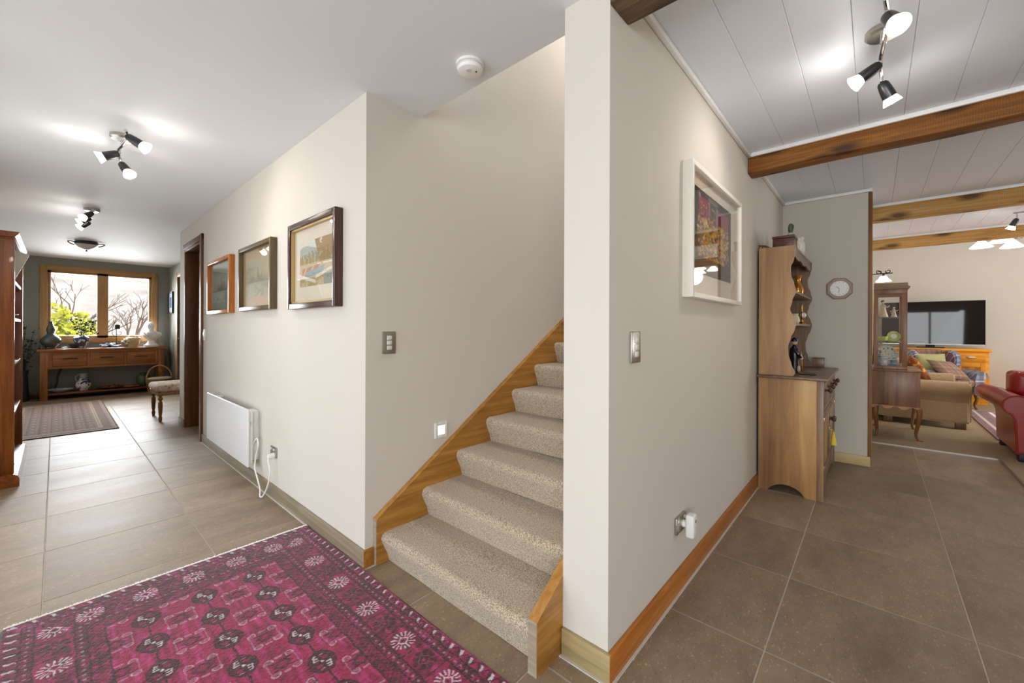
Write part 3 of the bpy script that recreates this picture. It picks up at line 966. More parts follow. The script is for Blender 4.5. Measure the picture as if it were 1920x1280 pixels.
rg = thing('rug', 'crimson patterned rug with dark medallions on the tiles at the foot of the stairs', 'rug', ((RX0+RX1)/2, (RY0+RY1)/2, 0))
def rugpos(u, v):
    x = RX0+(RX1-RX0)*u; y = RY0+(RY1-RY0)*v
    wv = .0045*np.sin(x*6.2+1)*((v > .97)+(v < .03))
    edge = np.minimum.reduce([u*(RX1-RX0), (1-u)*(RX1-RX0), v*(RY1-RY0), (1-v)*(RY1-RY0)])
    z = 0.0115*np.clip(edge/.008, 0.15, 1)+.0016*(vnoise(x, y, 150, 11)-.5)
    return np.stack([x, y+wv, z], -1)
cgrid('pile', NXR, NYR, rugpos, rug_cols(NXR, NYR), M_RUG, rg)
b = B(); b.box(RX0+.004, RY0+.004, 0.0005, RX1-.004, RY1-.004, .005)
part(b, 'backing', mat('rug_backing', '#4a3028', rough=1), rg, smooth=False)
b = B(); fr = random.Random(3)
for k in range(330):
    y = RY0+.006+(RY1-RY0-.012)*k/329
    l = .016+fr.random()*.012
    b.tube([(RX0+.006, y, .006), (RX0-l*.5, y+fr.uniform(-.002, .002), .005), (RX0-l, y+fr.uniform(-.005, .005), .0025)], [.0036, .0034, .0018], seg=4)
    b.tube([(RX1-.006, y, .006), (RX1+l*.5, y+fr.uniform(-.002, .002), .005), (RX1+l, y+fr.uniform(-.005, .005), .0025)], [.0036, .0034, .0018], seg=4)
stuff(part(b, 'fringe', mat('rug_fringe', '#f4f0e8', rough=1), rg, 'white cotton fringe'))

# far hall rug
def rug2_cols(nx, ny):
    X, Y = np.meshgrid(np.linspace(-9.5, -6.70, nx), np.linspace(-.72, .51, ny))
    base = lin('#93796c'); dk = lin('#56383c'); lt = lin('#c4b0a0')
    C = np.zeros(X.shape+(3,)); C[:] = base
    def mixin(m, c, a): C[:] = C*(1-(m*a)[..., None])+c*(m*a)[..., None]
    d = np.minimum(np.minimum(X+9.5, -6.7-X), np.minimum(Y+.58, .51-Y))
    mixin((np.mod(X, .20) < .03) & (d > .2), dk, .8)
    mixin((np.mod(Y, .105) < .02) & (d > .2), dk, .7)
    cx_ = np.mod(X, .20)/.20-.5; cy_ = np.mod(Y, .105)/.105-.5
    mixin((np.hypot(cx_, cy_) < .34) & (d > .2), dk, .55)
    mixin((np.hypot(cx_, cy_) < .16) & (d > .2), lt, .6)
    mixin((np.abs(d-.10) < .045) & (np.mod(X*1.3+Y, .09) < .045), dk, .6)
    for g in (.03, .05, .155, .18): mixin(np.abs(d-g) < .007, lt, .8)
    mixin(d < .02, dk, .6)
    return np.clip(C*(.8+.4*vnoise(X, Y, 150, 4))[..., None], 0, 1)
rg2 = thing('rug', 'faded brown grid-patterned rug on the hall tiles in front of the console table', 'rug', (-8.1, 0, 0))
def r2pos(u, v):
    x = -9.5+2.8*u; y = -.58+1.09*v
    return np.stack([x, y, .009+.001*(vnoise(x, y, 90, 4)-.5)], -1)
cgrid('pile', 330, 150, r2pos, rug2_cols(330, 150), M_RUG, rg2)
part(bx(-9.5, -.58, .0005, -6.7, .51, .008), 'backing', MATS['rug_backing'], rg2, smooth=False)

# ================================================================== PICTURES on the hall wall
M_ART = vcol('watercolour_paper', rough=0.8)
M_MATB = mat('cream_mount', '#ece2cf', rough=0.85)
M_MATT = mat('tan_mount', '#b99a72', rough=0.85)
M_MATG = mat('grey_mount', '#9aa08e', rough=0.85)
def art_village(nx, ny):
    U, V = np.meshgrid(np.linspace(0, 1, nx), np.linspace(0, 1, ny))
    C = np.zeros(U.shape+(3,)); C[:] = lin('#dfe3da')
    n = vnoise(U, V, 9, 1)*.6+vnoise(U, V, 27, 2)*.4
    def mix(m, c, a=1): 
        mm = (np.clip(m, 0, 1)*a)[..., None]; C[:] = C*(1-mm)+lin(c)*mm
    mix(V < .95-.35*np.abs(U-.22)-.06*n, '#a8b3a8', .8)
    mix(V < .84-.5*np.abs(U-.62)-.08*n, '#9aa896', .7)
    mix((V < .62-.2*U+.06*n), '#c2a24e', .7)
    mix((V > .5) & (U > .62-.3*(V-.5)) & (n > .3), '#a5782e', .8)
    mix((V > .48) & (V < .62+.2*n) & (np.mod(U*9+n, 1) < .7), '#8c742e', .6)
    mix((V < .5), '#cfc3a4', .8)
    mix((V < .47) & (V > .44) & (U > .55) & (n > .35), '#f1ede4', 1)
    mix((np.abs(V-.30-.10*U) < .09) & (U > .08) & (U < .62) & (np.mod(U*5-V*3, 1) < .75), '#c4785e', .9)
    mix((np.abs(V-.22-.16*U) < .07) & (U > .2) & (U < .75), '#8faab2', .85)
    mix((V < .2) & (n > .45), '#b49f62', .7)
    mix((np.abs(V-.22+.35*(U-.1)*(U < .5)-.3*(U-.62)*(U >= .5)) < .035), '#ece6da', .9)
    mix((V < .22) & (U > .74), '#7894a0', .6)
    C *= (.85+.3*vnoise(U, V, 60, 8))[..., None]
    return np.clip(C, 0, 1)
def art_misty(nx, ny, a='#b3a67c', b2='#5c5648', c3='#a9ab98', sd=3):
    U, V = np.meshgrid(np.linspace(0, 1, nx), np.linspace(0, 1, ny))
    C = np.zeros(U.shape+(3,)); C[:] = lin(a)
    n = vnoise(U, V, 7, sd)*.6+vnoise(U, V, 25, sd+1)*.4
    def mix(m, c, al=1):
        mm = (np.clip(m, 0, 1)*al)[..., None]; C[:] = C*(1-mm)+lin(c)*mm
    mix(1-np.abs(V-.75)*3, c3, .5)
    mix(np.clip((.62+.25*(n-.5)-.25*np.abs(U-.55)-V)*6, 0, 1)*(V > .3), b2, .75)
    mix((np.abs(U-.52) < .018) & (V > .4) & (V < .74), b2, .7)
    mix((np.abs(U-.70) < .012) & (V > .4) & (V < .66), b2, .6)
    mix((np.abs(U-.33) < .012) & (V > .4) & (V < .63), b2, .6)
    mix((V < .36), c3, .7)
    mix((V < .3) & (n > .55), b2, .4)
    C *= (.9+.2*vnoise(U, V, 40, 8))[..., None]
    return np.clip(C, 0, 1)
def picture_hall(x0, x1, z0, z1, label, fm, mm, cols, mount, prof=.030, depth=.036, inner=None):
    yw = 1.0349; yf = yw-depth
    t = thing('framed_picture', label, 'picture', ((x0+x1)/2, yw-.002, z0), 0)
    for (a0, c0, a1, c1) in ((x0, z0, x0+prof, z1), (x1-prof, z0, x1, z1), (x0+prof, z0, x1-prof, z0+prof), (x0+prof, z1-prof, x1-prof, z1)):
        part(bx(a0, yf, c0, a1, yw, c1, bev=.003), 'frame_rail', fm, t)
    if inner:
        for (a0, c0, a1, c1) in ((x0+prof, z0+prof, x0+prof+.012, z1-prof), (x1-prof-.012, z0+prof, x1-prof, z1-prof), (x0+prof, z0+prof, x1-prof, z0+prof+.012), (x0+prof, z1-prof-.012, x1-prof, z1-prof)):
            part(bx(a0, yf+.010, c0, a1, yw-.005, c1), 'inner_slip', inner, t)
    part(bx(x0+prof, yw-.014, z0+prof, x1-prof, yw-.010, z1-prof), 'mount', mm, t, smooth=False)
    ml, mb, mr, mt = mount
    a0, a1, c0, c1 = x0+prof+ml, x1-prof-mr, z0+prof+mb, z1-prof-mt
    def pos(u, v): return np.stack([a0+(a1-a0)*u, np.full_like(u, yw-.0145), c0+(c1-c0)*v], -1)
    C = cols
    cgrid('painting', C.shape[1], C.shape[0], pos, C, M_ART, t)
    part(bx(x0+prof, yw-.0225, z0+prof, x1-prof, yw-.0205, z1-prof), 'glazing', G_PICT, t, smooth=False)
    return t
W_FR1 = wood('frame_orange', '#8a4a16', '#a85f22', '#bd7834', 'Z', rough=.3)
W_FR2 = wood('frame_olive', '#453a22', '#5a4c30', '#6e5d3c', 'Z', rough=.4)
W_FR3 = wood('frame_walnut', '#2c1812', '#40251b', '#553426', 'Z', rough=.3)
picture_hall(-4.905, -4.14, 1.330, 1.835, 'smallest of three hall pictures, in an orange wood frame nearest the doorway', W_FR1, M_MATG, art_misty(120, 90, '#a9a890', '#5b5a50', '#c2c8bc', 5), (.07, .07, .07, .08), depth=.045)
picture_hall(-3.875, -3.13, 1.333, 1.835, 'middle hall picture, misty harbour scene in a dark olive frame', W_FR2, M_MATT, art_misty(140, 100), (.07, .08, .07, .07), depth=.045)
picture_hall(-2.815, -2.148, 1.318, 1.851, 'watercolour of a village with pink roofs in a walnut frame, nearest hall picture', W_FR3, M_MATB, art_village(170, 130), (.09, .10, .05, .09), prof=.034, depth=.045, inner=mat('gilt_slip', '#b59a68', rough=.4, metal=.3))

# colourful print on the right wall
def art_city(nx, ny):
    U, V = np.meshgrid(np.linspace(0, 1, nx), np.linspace(0, 1, ny))
    C = np.zeros(U.shape+(3,)); C[:] = lin('#1d1a1c')
    r = np.random.RandomState(5)
    def rect(u0, v0, u1, v1, c, a=1, sk=0):
        m = ((U > u0) & (U < u1) & (V-sk*(U-u0) > v0) & (V-sk*(U-u0) < v1))*1.0
        mm = (m*a)[..., None]; C[:] = C*(1-mm)+lin(c)*mm
    rect(.10, .66, .50, .93, '#9c2a4a', .9); rect(.55, .68, .92, .9, '#8a2a52', .85)
    rect(.34, .60, .60, .98, '#a7a39a', .5); rect(.38, .66, .54, .92, '#3c3d44', .9)
    rect(.12, .50, .36, .68, '#c7a06a', .8); rect(.10, .90, .14, .96, '#b9b1a4', .7)
    pal = ['#f0bc14', '#f4cc2c', '#de8c1a', '#7b8a1e', '#4f6a22', '#8a3a66', '#3d3a70', '#c7b9a6', '#b5342c', '#e8d9a0', '#2e4a3a', '#d8a412', '#c99a10']
    for k in range(900):
        u = r.uniform(.06, .90); v = r.uniform(.20, .68)
        c = pal[r.randint(len(pal))]
        rect(u, v, u+r.uniform(.01, .06), v+r.uniform(.012, .05), c, r.uniform(.5, .95), r.uniform(-.4, .4))
    for k in range(60):
        u = r.uniform(.12, .5); v = r.uniform(.70, .9)
        rect(u, v, u+r.uniform(.01, .03), v+.02, ['#d0507a', '#e0c060', '#5a2040'][k % 3], .7)
    C *= (.75+.5*vnoise(U, V, 50, 2))[..., None]
    return np.clip(C, 0, 1)
xw = -0.6751
t = thing('framed_picture', 'colourful yellow and crimson print on black in a white frame on the right wall', 'picture', (xw, 2.42, 1.35))
y0, y1, z0, z1 = 1.957, 2.890, 1.352, 1.995
fr_w = mat('frame_white', '#efeae0', rough=.35)
for (a0, c0, a1, c1) in ((y0, z0, y0+.024, z1), (y1-.024, z0, y1, z1), (y0+.024, z0, y1-.024, z0+.024), (y0+.024, z1-.024, y1-.024, z1)):
    part(bx(xw, a0, c0, xw+.048, a1, c1, bev=.002), 'frame_rail', fr_w, t)
part(bx(xw+.010, y0+.02, z0+.02, xw+.016, y1-.02, z1-.02), 'mount', M_MATB, t, smooth=False)
pa0, pa1, pc0, pc1 = y0+.12, y1-.14, z0+.13, z1-.085
C = art_city(230, 160)
cgrid('print', C.shape[1], C.shape[0], lambda u, v: np.stack([np.full_like(u, xw+.0168), pa0+(pa1-pa0)*u, pc0+(pc1-pc0)*v], -1), C, M_ART, t)
part(bx(xw+.036, y0+.022, z0+.022, xw+.038, y1-.022, z1-.022), 'glazing', G_PICT, t, smooth=False)

# small blue picture in the far room
t = thing('framed_picture', 'small dark-framed blue picture on the far side wall beyond the doorway', 'picture', (-10.15, 1.499, 1.47))
for (a0, c0, a1, c1) in ((-10.36, 1.475, -10.335, 1.885), (-9.975, 1.475, -9.95, 1.885), (-10.335, 1.475, -9.975, 1.50), (-10.335, 1.86, -9.975, 1.885)):
    part(bx(a0, 1.470, c0, a1, 1.4999, c1), 'frame_rail', P_BLACK, t)
part(bx(-10.335, 1.482, 1.50, -9.975, 1.490, 1.86), 'mount', mat('pale_blue_mount', '#b9d3e6', rough=.8), t, smooth=False)
part(bx(-10.24, 1.479, 1.58, -10.07, 1.4825, 1.78), 'painting', mat('blue_figure_print', '#41658c', rough=.8, var=.5, vscale=25), t, smooth=False)

# ================================================================== SWITCHES, SOCKETS, SENSORS
def wallplate(name, label, cat, wall, pos, w_, h_, depth=.010, m=P_STEEL, group=None):
    """wall 'x': plate on a wall facing +x at x=pos[0]; wall 'y': on a wall facing -y"""
    t = thing(name, label, cat, pos, 0, group)
    x, y, z = pos
    if wall == 'x': part(bx(x, y-w_/2, z-h_/2, x+depth, y+w_/2, z+h_/2, bev=.004), 'plate', m, t)
    else: part(bx(x-w_/2, y-depth, z-h_/2, x+w_/2, y, z+h_/2, bev=.004), 'plate', m, t)
    return t
M_ROCK = mat('rocker_grey', '#dcdad4', rough=.3)
def switch3(pos, label):
    t = wallplate('light_switch', label, 'switch', 'x', pos, .078, .118)
    x, y, z = pos
    for k in (-1, 0, 1):
        b = B().box(x+.009, y-.0135, z+k*.026-.0105, x+.0145, y+.0135, z+k*.026+.0105, bev=.002)
        part(b, 'rocker', M_ROCK, t)
    return t
switch3((-1.905, 1.163, 1.125), 'brushed steel three-rocker light switch on the stair wall')
switch3((-0.675, 1.448, 1.133), 'brushed steel three-rocker light switch on the right wall beside the picture')
t = wallplate('light_switch', 'white single light switch on the hall wall beside the door casing', 'switch', 'y', (-5.20, 1.035, 1.125), .075, .115, m=P_PLASTIC)
part(bx(-5.225, 1.021, 1.10, -5.175, 1.0255, 1.15, bev=.002), 'rocker', P_WHITE, t)
# step light
t = thing('step_light', 'small square glowing step light low on the stair wall', 'light', (-1.905, 1.508, .60))
y0, y1, z0, z1 = 1.463, 1.553, .560, .652
M_STEP = mat('step_light_frame', '#e3e1da', rough=.5)
for (a0, c0, a1, c1) in ((y0, z0, y0+.020, z1), (y1-.020, z0, y1, z1), (y0+.020, z0, y1-.020, z0+.020), (y0+.020, z1-.020, y1-.020, z1)):
    part(bx(-1.905, a0, c0, -1.893, a1, c1, bev=.003), 'bezel', M_STEP, t)
part(bx(-1.905, y0+.018, z0+.018, -1.8985, y1-.018, z1-.018), 'diffuser', mat('step_glow', '#ffffff', emit='#fff8ec', estr=2.2), t, smooth=False)
# socket with heater plug
t = wallplate('power_socket', 'steel power socket low on the hall wall with the heater plug in it', 'socket', 'y', (-3.17, 1.035, .325), .115, .072)
part(bx(-3.205, 1.017, .338, -3.190, 1.0255, .352, bev=.002), 'rocker', M_ROCK, t)
part(bx(-3.15, 1.017, .338, -3.135, 1.0255, .352, bev=.002), 'rocker', M_ROCK, t)
# adaptor socket right wall
t = wallplate('power_socket', 'steel power socket low on the right wall under the picture', 'socket', 'x', (-0.675, 1.925, .305), .118, .075, depth=.014)
part(bx(-.662, 1.878, .322, -.657, 1.892, .334, bev=.001), 'rocker', M_ROCK, t)
part(bx(-.662, 1.955, .322, -.657, 1.969, .334, bev=.001), 'rocker', M_ROCK, t)
t = thing('plug_adaptor', 'white plug-in adaptor sticking out of the right wall socket', 'adaptor', (-.62, 1.945, .27))
part(B().cyl((-.661, 1.945, .300), (-.640, 1.945, .300), .017), 'plug_neck', P_PLASTIC, t)
part(bx(-.645, 1.918, .248, -.607, 1.972, .352, bev=.010, seg=3), 'body', P_PLASTIC, t)
part(B().cyl((-.609, 1.945, .325), (-.6055, 1.945, .325), .008, seg=14), 'sensor', mat('grey_lens', '#8d8d8b', rough=.3), t)
# panel heater
t = thing('panel_heater', 'slim white wall-mounted panel heater low on the hall wall', 'heater', (-4.06, 1.03, .16))
part(bx(-4.67, .945, .165, -3.455, .963, .595, bev=.008, seg=3), 'front_panel', mat('heater_enamel', '#e2e3e3', rough=.35), t)
part(bx(-4.66, .960, .185, -3.47, .985, .575, bev=.004), 'body', P_WHITE, t)
part(bx(-3.62, .985, .20, -3.50, 1.034, .57, bev=.003), 'bracket', P_PLASTIC, t)
part(bx(-4.60, .985, .20, -4.48, 1.034, .57, bev=.003), 'bracket', P_PLASTIC, t)
part(bx(-3.4705, .966, .47, -3.4655, .982, .50, bev=.001), 'thermostat', M_ROCK, t)
# cord from heater to plug
t = thing('heater_cord', 'white power cord looping from the panel heater along the skirting to the socket', 'cord', (-3.3, 1.0, .09))
def spline(pts, n=8):
    P = [Vector(p) for p in pts]; out = []
    for i in range(len(P)-1):
        p0, p1, p2, p3 = P[max(i-1, 0)], P[i], P[i+1], P[min(i+2, len(P)-1)]
        for q in range(n):
            u = q/n
            out.append(0.5*((2*p1)+(p2-p0)*u+(2*p0-5*p1+4*p2-p3)*u*u+(3*p1-p0-3*p2+p3)*u*u*u))
    out.append(P[-1]); return out
cp = [(-3.50, .985, .30), (-3.455, .995, .36), (-3.42, 1.0, .375), (-3.40, 1.0, .33), (-3.45, 1.0, .24), (-3.44, .99, .16), (-3.36, .985, .095), (-3.27, .975, .045), (-3.24, .965, .012), (-3.20, .97, .02), (-3.15, .985, .10), (-3.12, .99, .20), (-3.14, .985, .275), (-3.145, .990, .295)]
part(B().tube(spline(cp), .0052, seg=8), 'flex', P_PLASTIC, t)
b = B().cyl((-3.145, 1.024, .305), (-3.145, .985, .305), .021, .017, seg=14)
part(b, 'plug', P_PLASTIC, t)
# smoke alarm
t = thing('smoke_alarm', 'round white smoke alarm on the ceiling above the stair opening', 'smoke alarm', (-1.358, 1.235, HC-.045))
part(B().lathe([(0, HC-.040), (.040, HC-.040), (.054, HC-.034), (.058, HC-.022), (.055, HC-.016)], (-1.358, 1.235, 0), 32), 'cover', P_PLASTIC, t)
part(B().lathe([(.050, HC-.017), (.050, HC-.012), (.062, HC-.010), (.062, HC), (0, HC)], (-1.358, 1.235, 0), 32), 'base', P_PLASTIC, t)
part(B().cyl((-1.345, 1.215, HC-.0405), (-1.345, 1.215, HC-.043), .012, seg=16), 'test_button', M_ROCK, t)
part(B().cyl((-1.328, 1.245, HC-.0395), (-1.328, 1.245, HC-.042), .004, seg=8), 'indicator', P_BLACK, t)

# ================================================================== LIGHT FITTINGS
M_BULB = mat('lamp_glow', '#ffffff', emit='#fff4e2', estr=30)
M_BULBR = mat('lamp_rim_glass', '#f4f4f4', rough=.1, emit='#fff6ea', estr=5)
def spot_fitting(name, label, c, bar, heads, group=None, zc=HC, energy=7, spill=.12):
    t = thing(name, label, 'spotlight', (c[0], c[1], zc), 0, group)
    part(B().lathe([(0, zc-.026), (.052, zc-.026), (.060, zc-.018), (.060, zc), (0, zc)], (c[0], c[1], 0), 32), 'canopy', P_STEEL, t)
    part(B().cyl((c[0], c[1], zc-.055), (c[0], c[1], zc-.02), .010), 'stem', P_CHROME, t)
    part(B().tube(spline(bar), .0085, seg=10), 'bar', P_CHROME, t)
    for p, d in heads:
        p = Vector(p); d = Vector(d).normalized()
        q = d.to_track_quat('Z', 'Y').to_matrix().to_4x4()
        M = Matrix.Translation(p) @ q
        h = part(B().lathe([(0, 0), (.014, .002), (.021, .012), (.024, .035), (.026, .062), (.0265, .080), (.022, .080)], seg=20, M=M), 'lamp_head', P_DKMETAL, t)
        part(B().lathe([(.023, .078), (.030, .095), (.036, .112), (.034, .112), (.026, .096)], seg=20, M=M), 'lamp_rim', M_BULBR, h)
        part(B().lathe([(0, .104), (.020, .104), (.030, .107), (.030, .110), (0, .113)], seg=20, M=M), 'bulb', M_BULB, h)
        part(B().cyl(p-d*.0+Vector((0, 0, .0)), Vector((p.x, p.y, max(p.z, zc-.055))), .007, seg=8), 'joint', P_CHROME, h)
        l = lamp('spot_beam', 'SPOT', p+d*.125, energy, (1.0, .92, .81), spot_size=math.radians(105), spot_blend=.9, shadow_soft_size=.03)
        aim(l, d)
        l2 = lamp('spill_glow', 'POINT', p+d*.14+Vector((0, 0, -.005)), energy*spill, (1.0, .95, .89), shadow_soft_size=.03)
    return t
spot_fitting('spotlight', 'nearest hall ceiling spotlight with three swivel heads', (-3.48, .275),
             [(-3.20, .265, HC-.058), (-3.33, .285, HC-.055), (-3.48, .275, HC-.055), (-3.63, .265, HC-.055), (-3.80, .29, HC-.060)],
             [((-3.24, .270, HC-.075), (.35, .85, -.55)), ((-3.60, .270, HC-.075), (-.2, -.85, -.45)), ((-3.77, .290, HC-.085), (.55, .35, -.75))])
spot_fitting('spotlight', 'hall ceiling spotlight halfway along, in front of the domed light', (-5.86, .24),
             [(-5.60, .235, HC-.058), (-5.73, .25, HC-.055), (-5.86, .24, HC-.055), (-6.0, .23, HC-.055), (-6.16, .235, HC-.060)],
             [((-5.66, .24, HC-.075), (.3, -.6, -.6)), ((-5.95, .24, HC-.075), (-.2, -.8, -.5)), ((-6.14, .24, HC-.085), (-.4, -.7, -.55))], energy=5)
spot_fitting('spotlight', 'ceiling spotlight with three heads on the white boards above the right passage', (.025, 2.275),
             [(.026, 1.96, LC-.060), (.034, 2.10, LC-.056), (.025, 2.275, LC-.055), (.016, 2.42, LC-.055), (.022, 2.56, LC-.060)],
             [((.030, 2.03, LC-.085), (.25, -.55, -.7)), ((.018, 2.40, LC-.075), (-.85, -.10, -.55)), ((.022, 2.545, LC-.09), (.35, .35, -.85))], zc=LC, energy=9, spill=.13)
t = spot_fitting('spotlight', 'small dark track spotlight between the far beams at the right edge', (1.32, 6.48),
             [(1.05, 6.48, LC-.045), (1.2, 6.48, LC-.045), (1.32, 6.48, LC-.045), (1.5, 6.48, LC-.045), (1.7, 6.48, LC-.045)],
             [((1.08, 6.50, LC-.10), (-.35, .1, -.85)), ((1.60, 6.48, LC-.10), (.4, .3, -.85))], zc=LC, energy=9, spill=.13)
# domed ceiling light
c = (-8.15, .285)
t = thing('ceiling_light', 'flush domed glass ceiling light with scrolled metal arms near the window', 'light', (c[0], c[1], HC))
part(B().lathe([(.10, HC), (.115, HC-.01), (.118, HC-.04), (.108, HC-.045)], (c[0], c[1], 0), 32), 'rim', P_DKMETAL, t)
part(B().lathe([(0, HC-.115), (.03, HC-.112), (.075, HC-.085), (.112, HC-.045), (.10, HC-.035)], (c[0], c[1], 0), 32), 'bowl', mat('opal_glass', '#d6d6d2', rough=.25), t)
part(B().lathe([(0, HC-.142), (.008, HC-.135), (.010, HC-.125), (.004, HC-.118), (.012, HC-.111)], (c[0], c[1], 0), 12), 'finial', P_IRON, t)
for s in (-1, 1):
    pts = [(c[0], c[1]+s*.115, HC-.018), (c[0], c[1]+s*.155, HC-.014), (c[0], c[1]+s*.175, HC-.020), (c[0], c[1]+s*.165, HC-.036), (c[0], c[1]+s*.14, HC-.052), (c[0], c[1]+s*.115, HC-.058)]
    part(B().tube(spline(pts), .006, seg=8), 'arm', P_DKMETAL, t)
# ================================================================== BOOKCASE (left edge)
t = thing('bookcase', 'tall polished reddish timber bookcase seen from its side at the left edge', 'bookcase', (-5.44, -.38, 0))
bx0, bx1, by0, by1, bz = -6.03, -4.84, -.575, -.205, 1.86
part(bx(bx1-.028, by0, .09, bx1, by1, bz, bev=.002), 'side_panel', W_CASE, t)
part(bx(bx0, by0, .09, bx0+.028, by1, bz, bev=.002), 'side_panel', W_CASE, t)
part(bx(bx0+.028, by0, .09, bx1-.028, by0+.012, bz), 'back_panel', W_CASE, t)
SH = [.11, .52, .91, 1.27, 1.57]
for z in SH:
    part(bx(bx0+.028, by0+.012, z-.024, bx1-.028, by1-.01, z, bev=.002), 'shelf', W_CASEH, t)
part(bx(bx0, by0, bz, bx1, by1, bz+.024, bev=.002), 'top', W_CASEH, t)
pr = [(by1-.02, bz+.015), (by1+.004, bz+.018), (by1+.020, bz+.040), (by1+.024, bz+.055), (by0, bz+.055), (by0, bz+.015)]
part(B().prism(pr, 'X', bx0-.02, bx1+.024), 'crown', W_CASEH, t)
pr = [(by0, 0), (by1+.028, 0), (by1+.028, .06), (by1+.018, .085), (by1, .095), (by0, .095)]
part(B().prism(pr, 'X', bx0-.02, bx1+.030), 'plinth', W_CASEH, t)
W_PRIM = {}
def book(x, y0, z, th, hgt, dep, col, label, tilt=0, flat=False, name='book'):
    o = thing(name, label, 'book', (x, y0, z))
    m = mat('book_'+col, col, rough=.55)
    pg = mat('paper_block', '#e9e2d2', rough=.9)
    if flat:
        part(bx(x, y0-dep, z, x+hgt, y0, z+.003).box(x, y0-dep, z+th-.003, x+hgt, y0, z+th).box(x, y0-.003, z, x+hgt, y0, z+th), 'cover', m, o, smooth=False)
        part(bx(x+.003, y0-dep+.003, z+.003, x+hgt-.003, y0-.003, z+th-.003), 'pages', pg, o, smooth=False)
    else:
        part(bx(x, y0-dep, z, x+.003, y0, z+hgt).box(x+th-.003, y0-dep, z, x+th, y0, z+hgt).box(x, y0-.003, z, x+th, y0, z+hgt), 'cover', m, o, smooth=False)
        part(bx(x+.003, y0-dep+.003, z+.004, x+th-.003, y0-.003, z+hgt-.004), 'pages', pg, o, smooth=False)
    return o
bi = 0
bl = [('#e8e6e0', 'white'), ('#2b3f66', 'navy'), ('#8a2f24', 'brick red'), ('#3d5a44', 'green'), ('#caa24c', 'mustard'), ('#44342a', 'brown')]
x = bx1-.05
shelfn = ['bottom', 'second lowest', 'middle', 'second highest', 'top']
for k, (zi, n) in enumerate(((0, 5), (1, 6), (2, 4))):
    xx = bx1-.05
    for q in range(n):
        th = .028+.012*((q*7+k*3) % 4)
        xx -= th+.002
        cc, nm = bl[(q*5+k*2) % 6]
        o = book(xx, by1-.02-.006*(q % 3), SH[zi], th, .20+.02*((q+k) % 4), .17, cc,
             '%s book, %s from the near end of the %s shelf of the bookcase' % (nm, ['first', 'second', 'third', 'fourth', 'fifth', 'sixth'][q], shelfn[zi]))
        o['group'] = 'books in the bookcase'
# green and cream book leaning out at the top shelf
o = thing('book', 'cream and green book leaning out of the top of the bookcase', 'book', (-5.30, -.215, 1.575), math.radians(0), 'books in the bookcase')
M = Matrix.Translation((-5.22, -.275, 1.574)) @ Matrix.Rotation(math.radians(-20), 4, 'X')
part(B().box(0, -.11, 0, .005, .05, .25).box(0, -.115, 0, .050, -.11, .25).xf(M), 'spine', mat('book_green', '#8fae6a', rough=.5), o, smooth=False)
part(B().box(.045, -.11, 0, .050, .05, .25).xf(M), 'cover', mat('cream_cover', '#f3efdf', rough=.5), o, smooth=False)
part(B().box(.005, -.11, .003, .045, .047, .247).xf(M), 'pages', mat('white_paper', '#f6f3e8', rough=.8), o, smooth=False)
# folded white card standing on a shelf, oval white dish
o = B().lathe([(0, 1.2705), (.05, 1.2705), (.12, 1.30), (.118, 1.304), (.05, 1.278), (0, 1.278)], (-5.25, -.32, 0), 28).out('dish', P_WHITE)
tag(o, 'white shallow dish on the second highest bookcase shelf', 'dish')
o = bx(-5.16, -.40, .9105, -4.98, -.205, .935, bev=.004).out('magazine_stack', mat('pale_blue_paper', '#cfe0ea', rough=.5))
tag(o, 'pale blue stack of paper lying on the middle bookcase shelf', 'paper')

# ================================================================== CONSOLE TABLE
cx0, cx1, cy0, cy1 = -10.42, -10.04, -.165, 1.375
t = thing('console_table', 'long honey-brown timber console table with three drawers under the window', 'table', (-10.23, .6, 0))
part(bx(cx0-.01, cy0-.035, .800, cx1+.03, cy1+.035, .838, bev=.004), 'table_top', W_CONS, t)
for x in (cx0, cx1-.075):
    for y in (cy0, cy1-.085):
        part(bx(x, y, 0, x+.075, y+.085, .80, bev=.003), 'leg', W_CONSZ, t)
part(bx(cx0+.075, cy0+.085, .50, cx0+.095, cy1-.085, .80), 'back_apron', W_CONS, t)
for y in (cy0+.02, cy1-.04):
    part(bx(cx0+.075, y, .53, cx1-.075, y+.02, .80), 'side_apron', W_CONS, t)
part(bx(cx1-.04, cy0+.085, .765, cx1-.008, cy1-.085, .80), 'top_rail', W_CONS, t)
part(bx(cx1-.04, cy0+.085, .510, cx1-.008, cy1-.085, .545), 'bottom_rail', W_CONS, t)
dw = [(cy0+.135, .36), (.392, .822), (.855, cy1-.13)]
for y0, y1 in ((cy0+.085, dw[0][0]), (.36, .392), (.822, .855), (dw[2][1], cy1-.085)):
    part(bx(cx1-.04, y0, .545, cx1-.006, y1, .765), 'divider', W_CONSZ, t)
for y0, y1 in dw:
    d = part(bx(cx1-.30, y0+.003, .549, cx1-.004, y1-.003, .761, bev=.003), 'drawer', W_CONS, t)
    ym = (y0+y1)/2
    b = B().tube([(cx1-.006, ym-.085, .672), (cx1+.018, ym-.08, .674), (cx1+.022, ym, .676), (cx1+.018, ym+.08, .674), (cx1-.006, ym+.085, .672)], [.006, .007, .008, .007, .006], seg=8)
    part(b, 'handle', P_IRON, d)
part(bx(cx0+.02, cy0+.03, .075, cx1-.02, cy1-.03, .108, bev=.003), 'lower_shelf', wood('console_shelf', '#4a2a14', '#63391a', '#7a4a26', 'Y', rough=.4), t)

TZ = .838
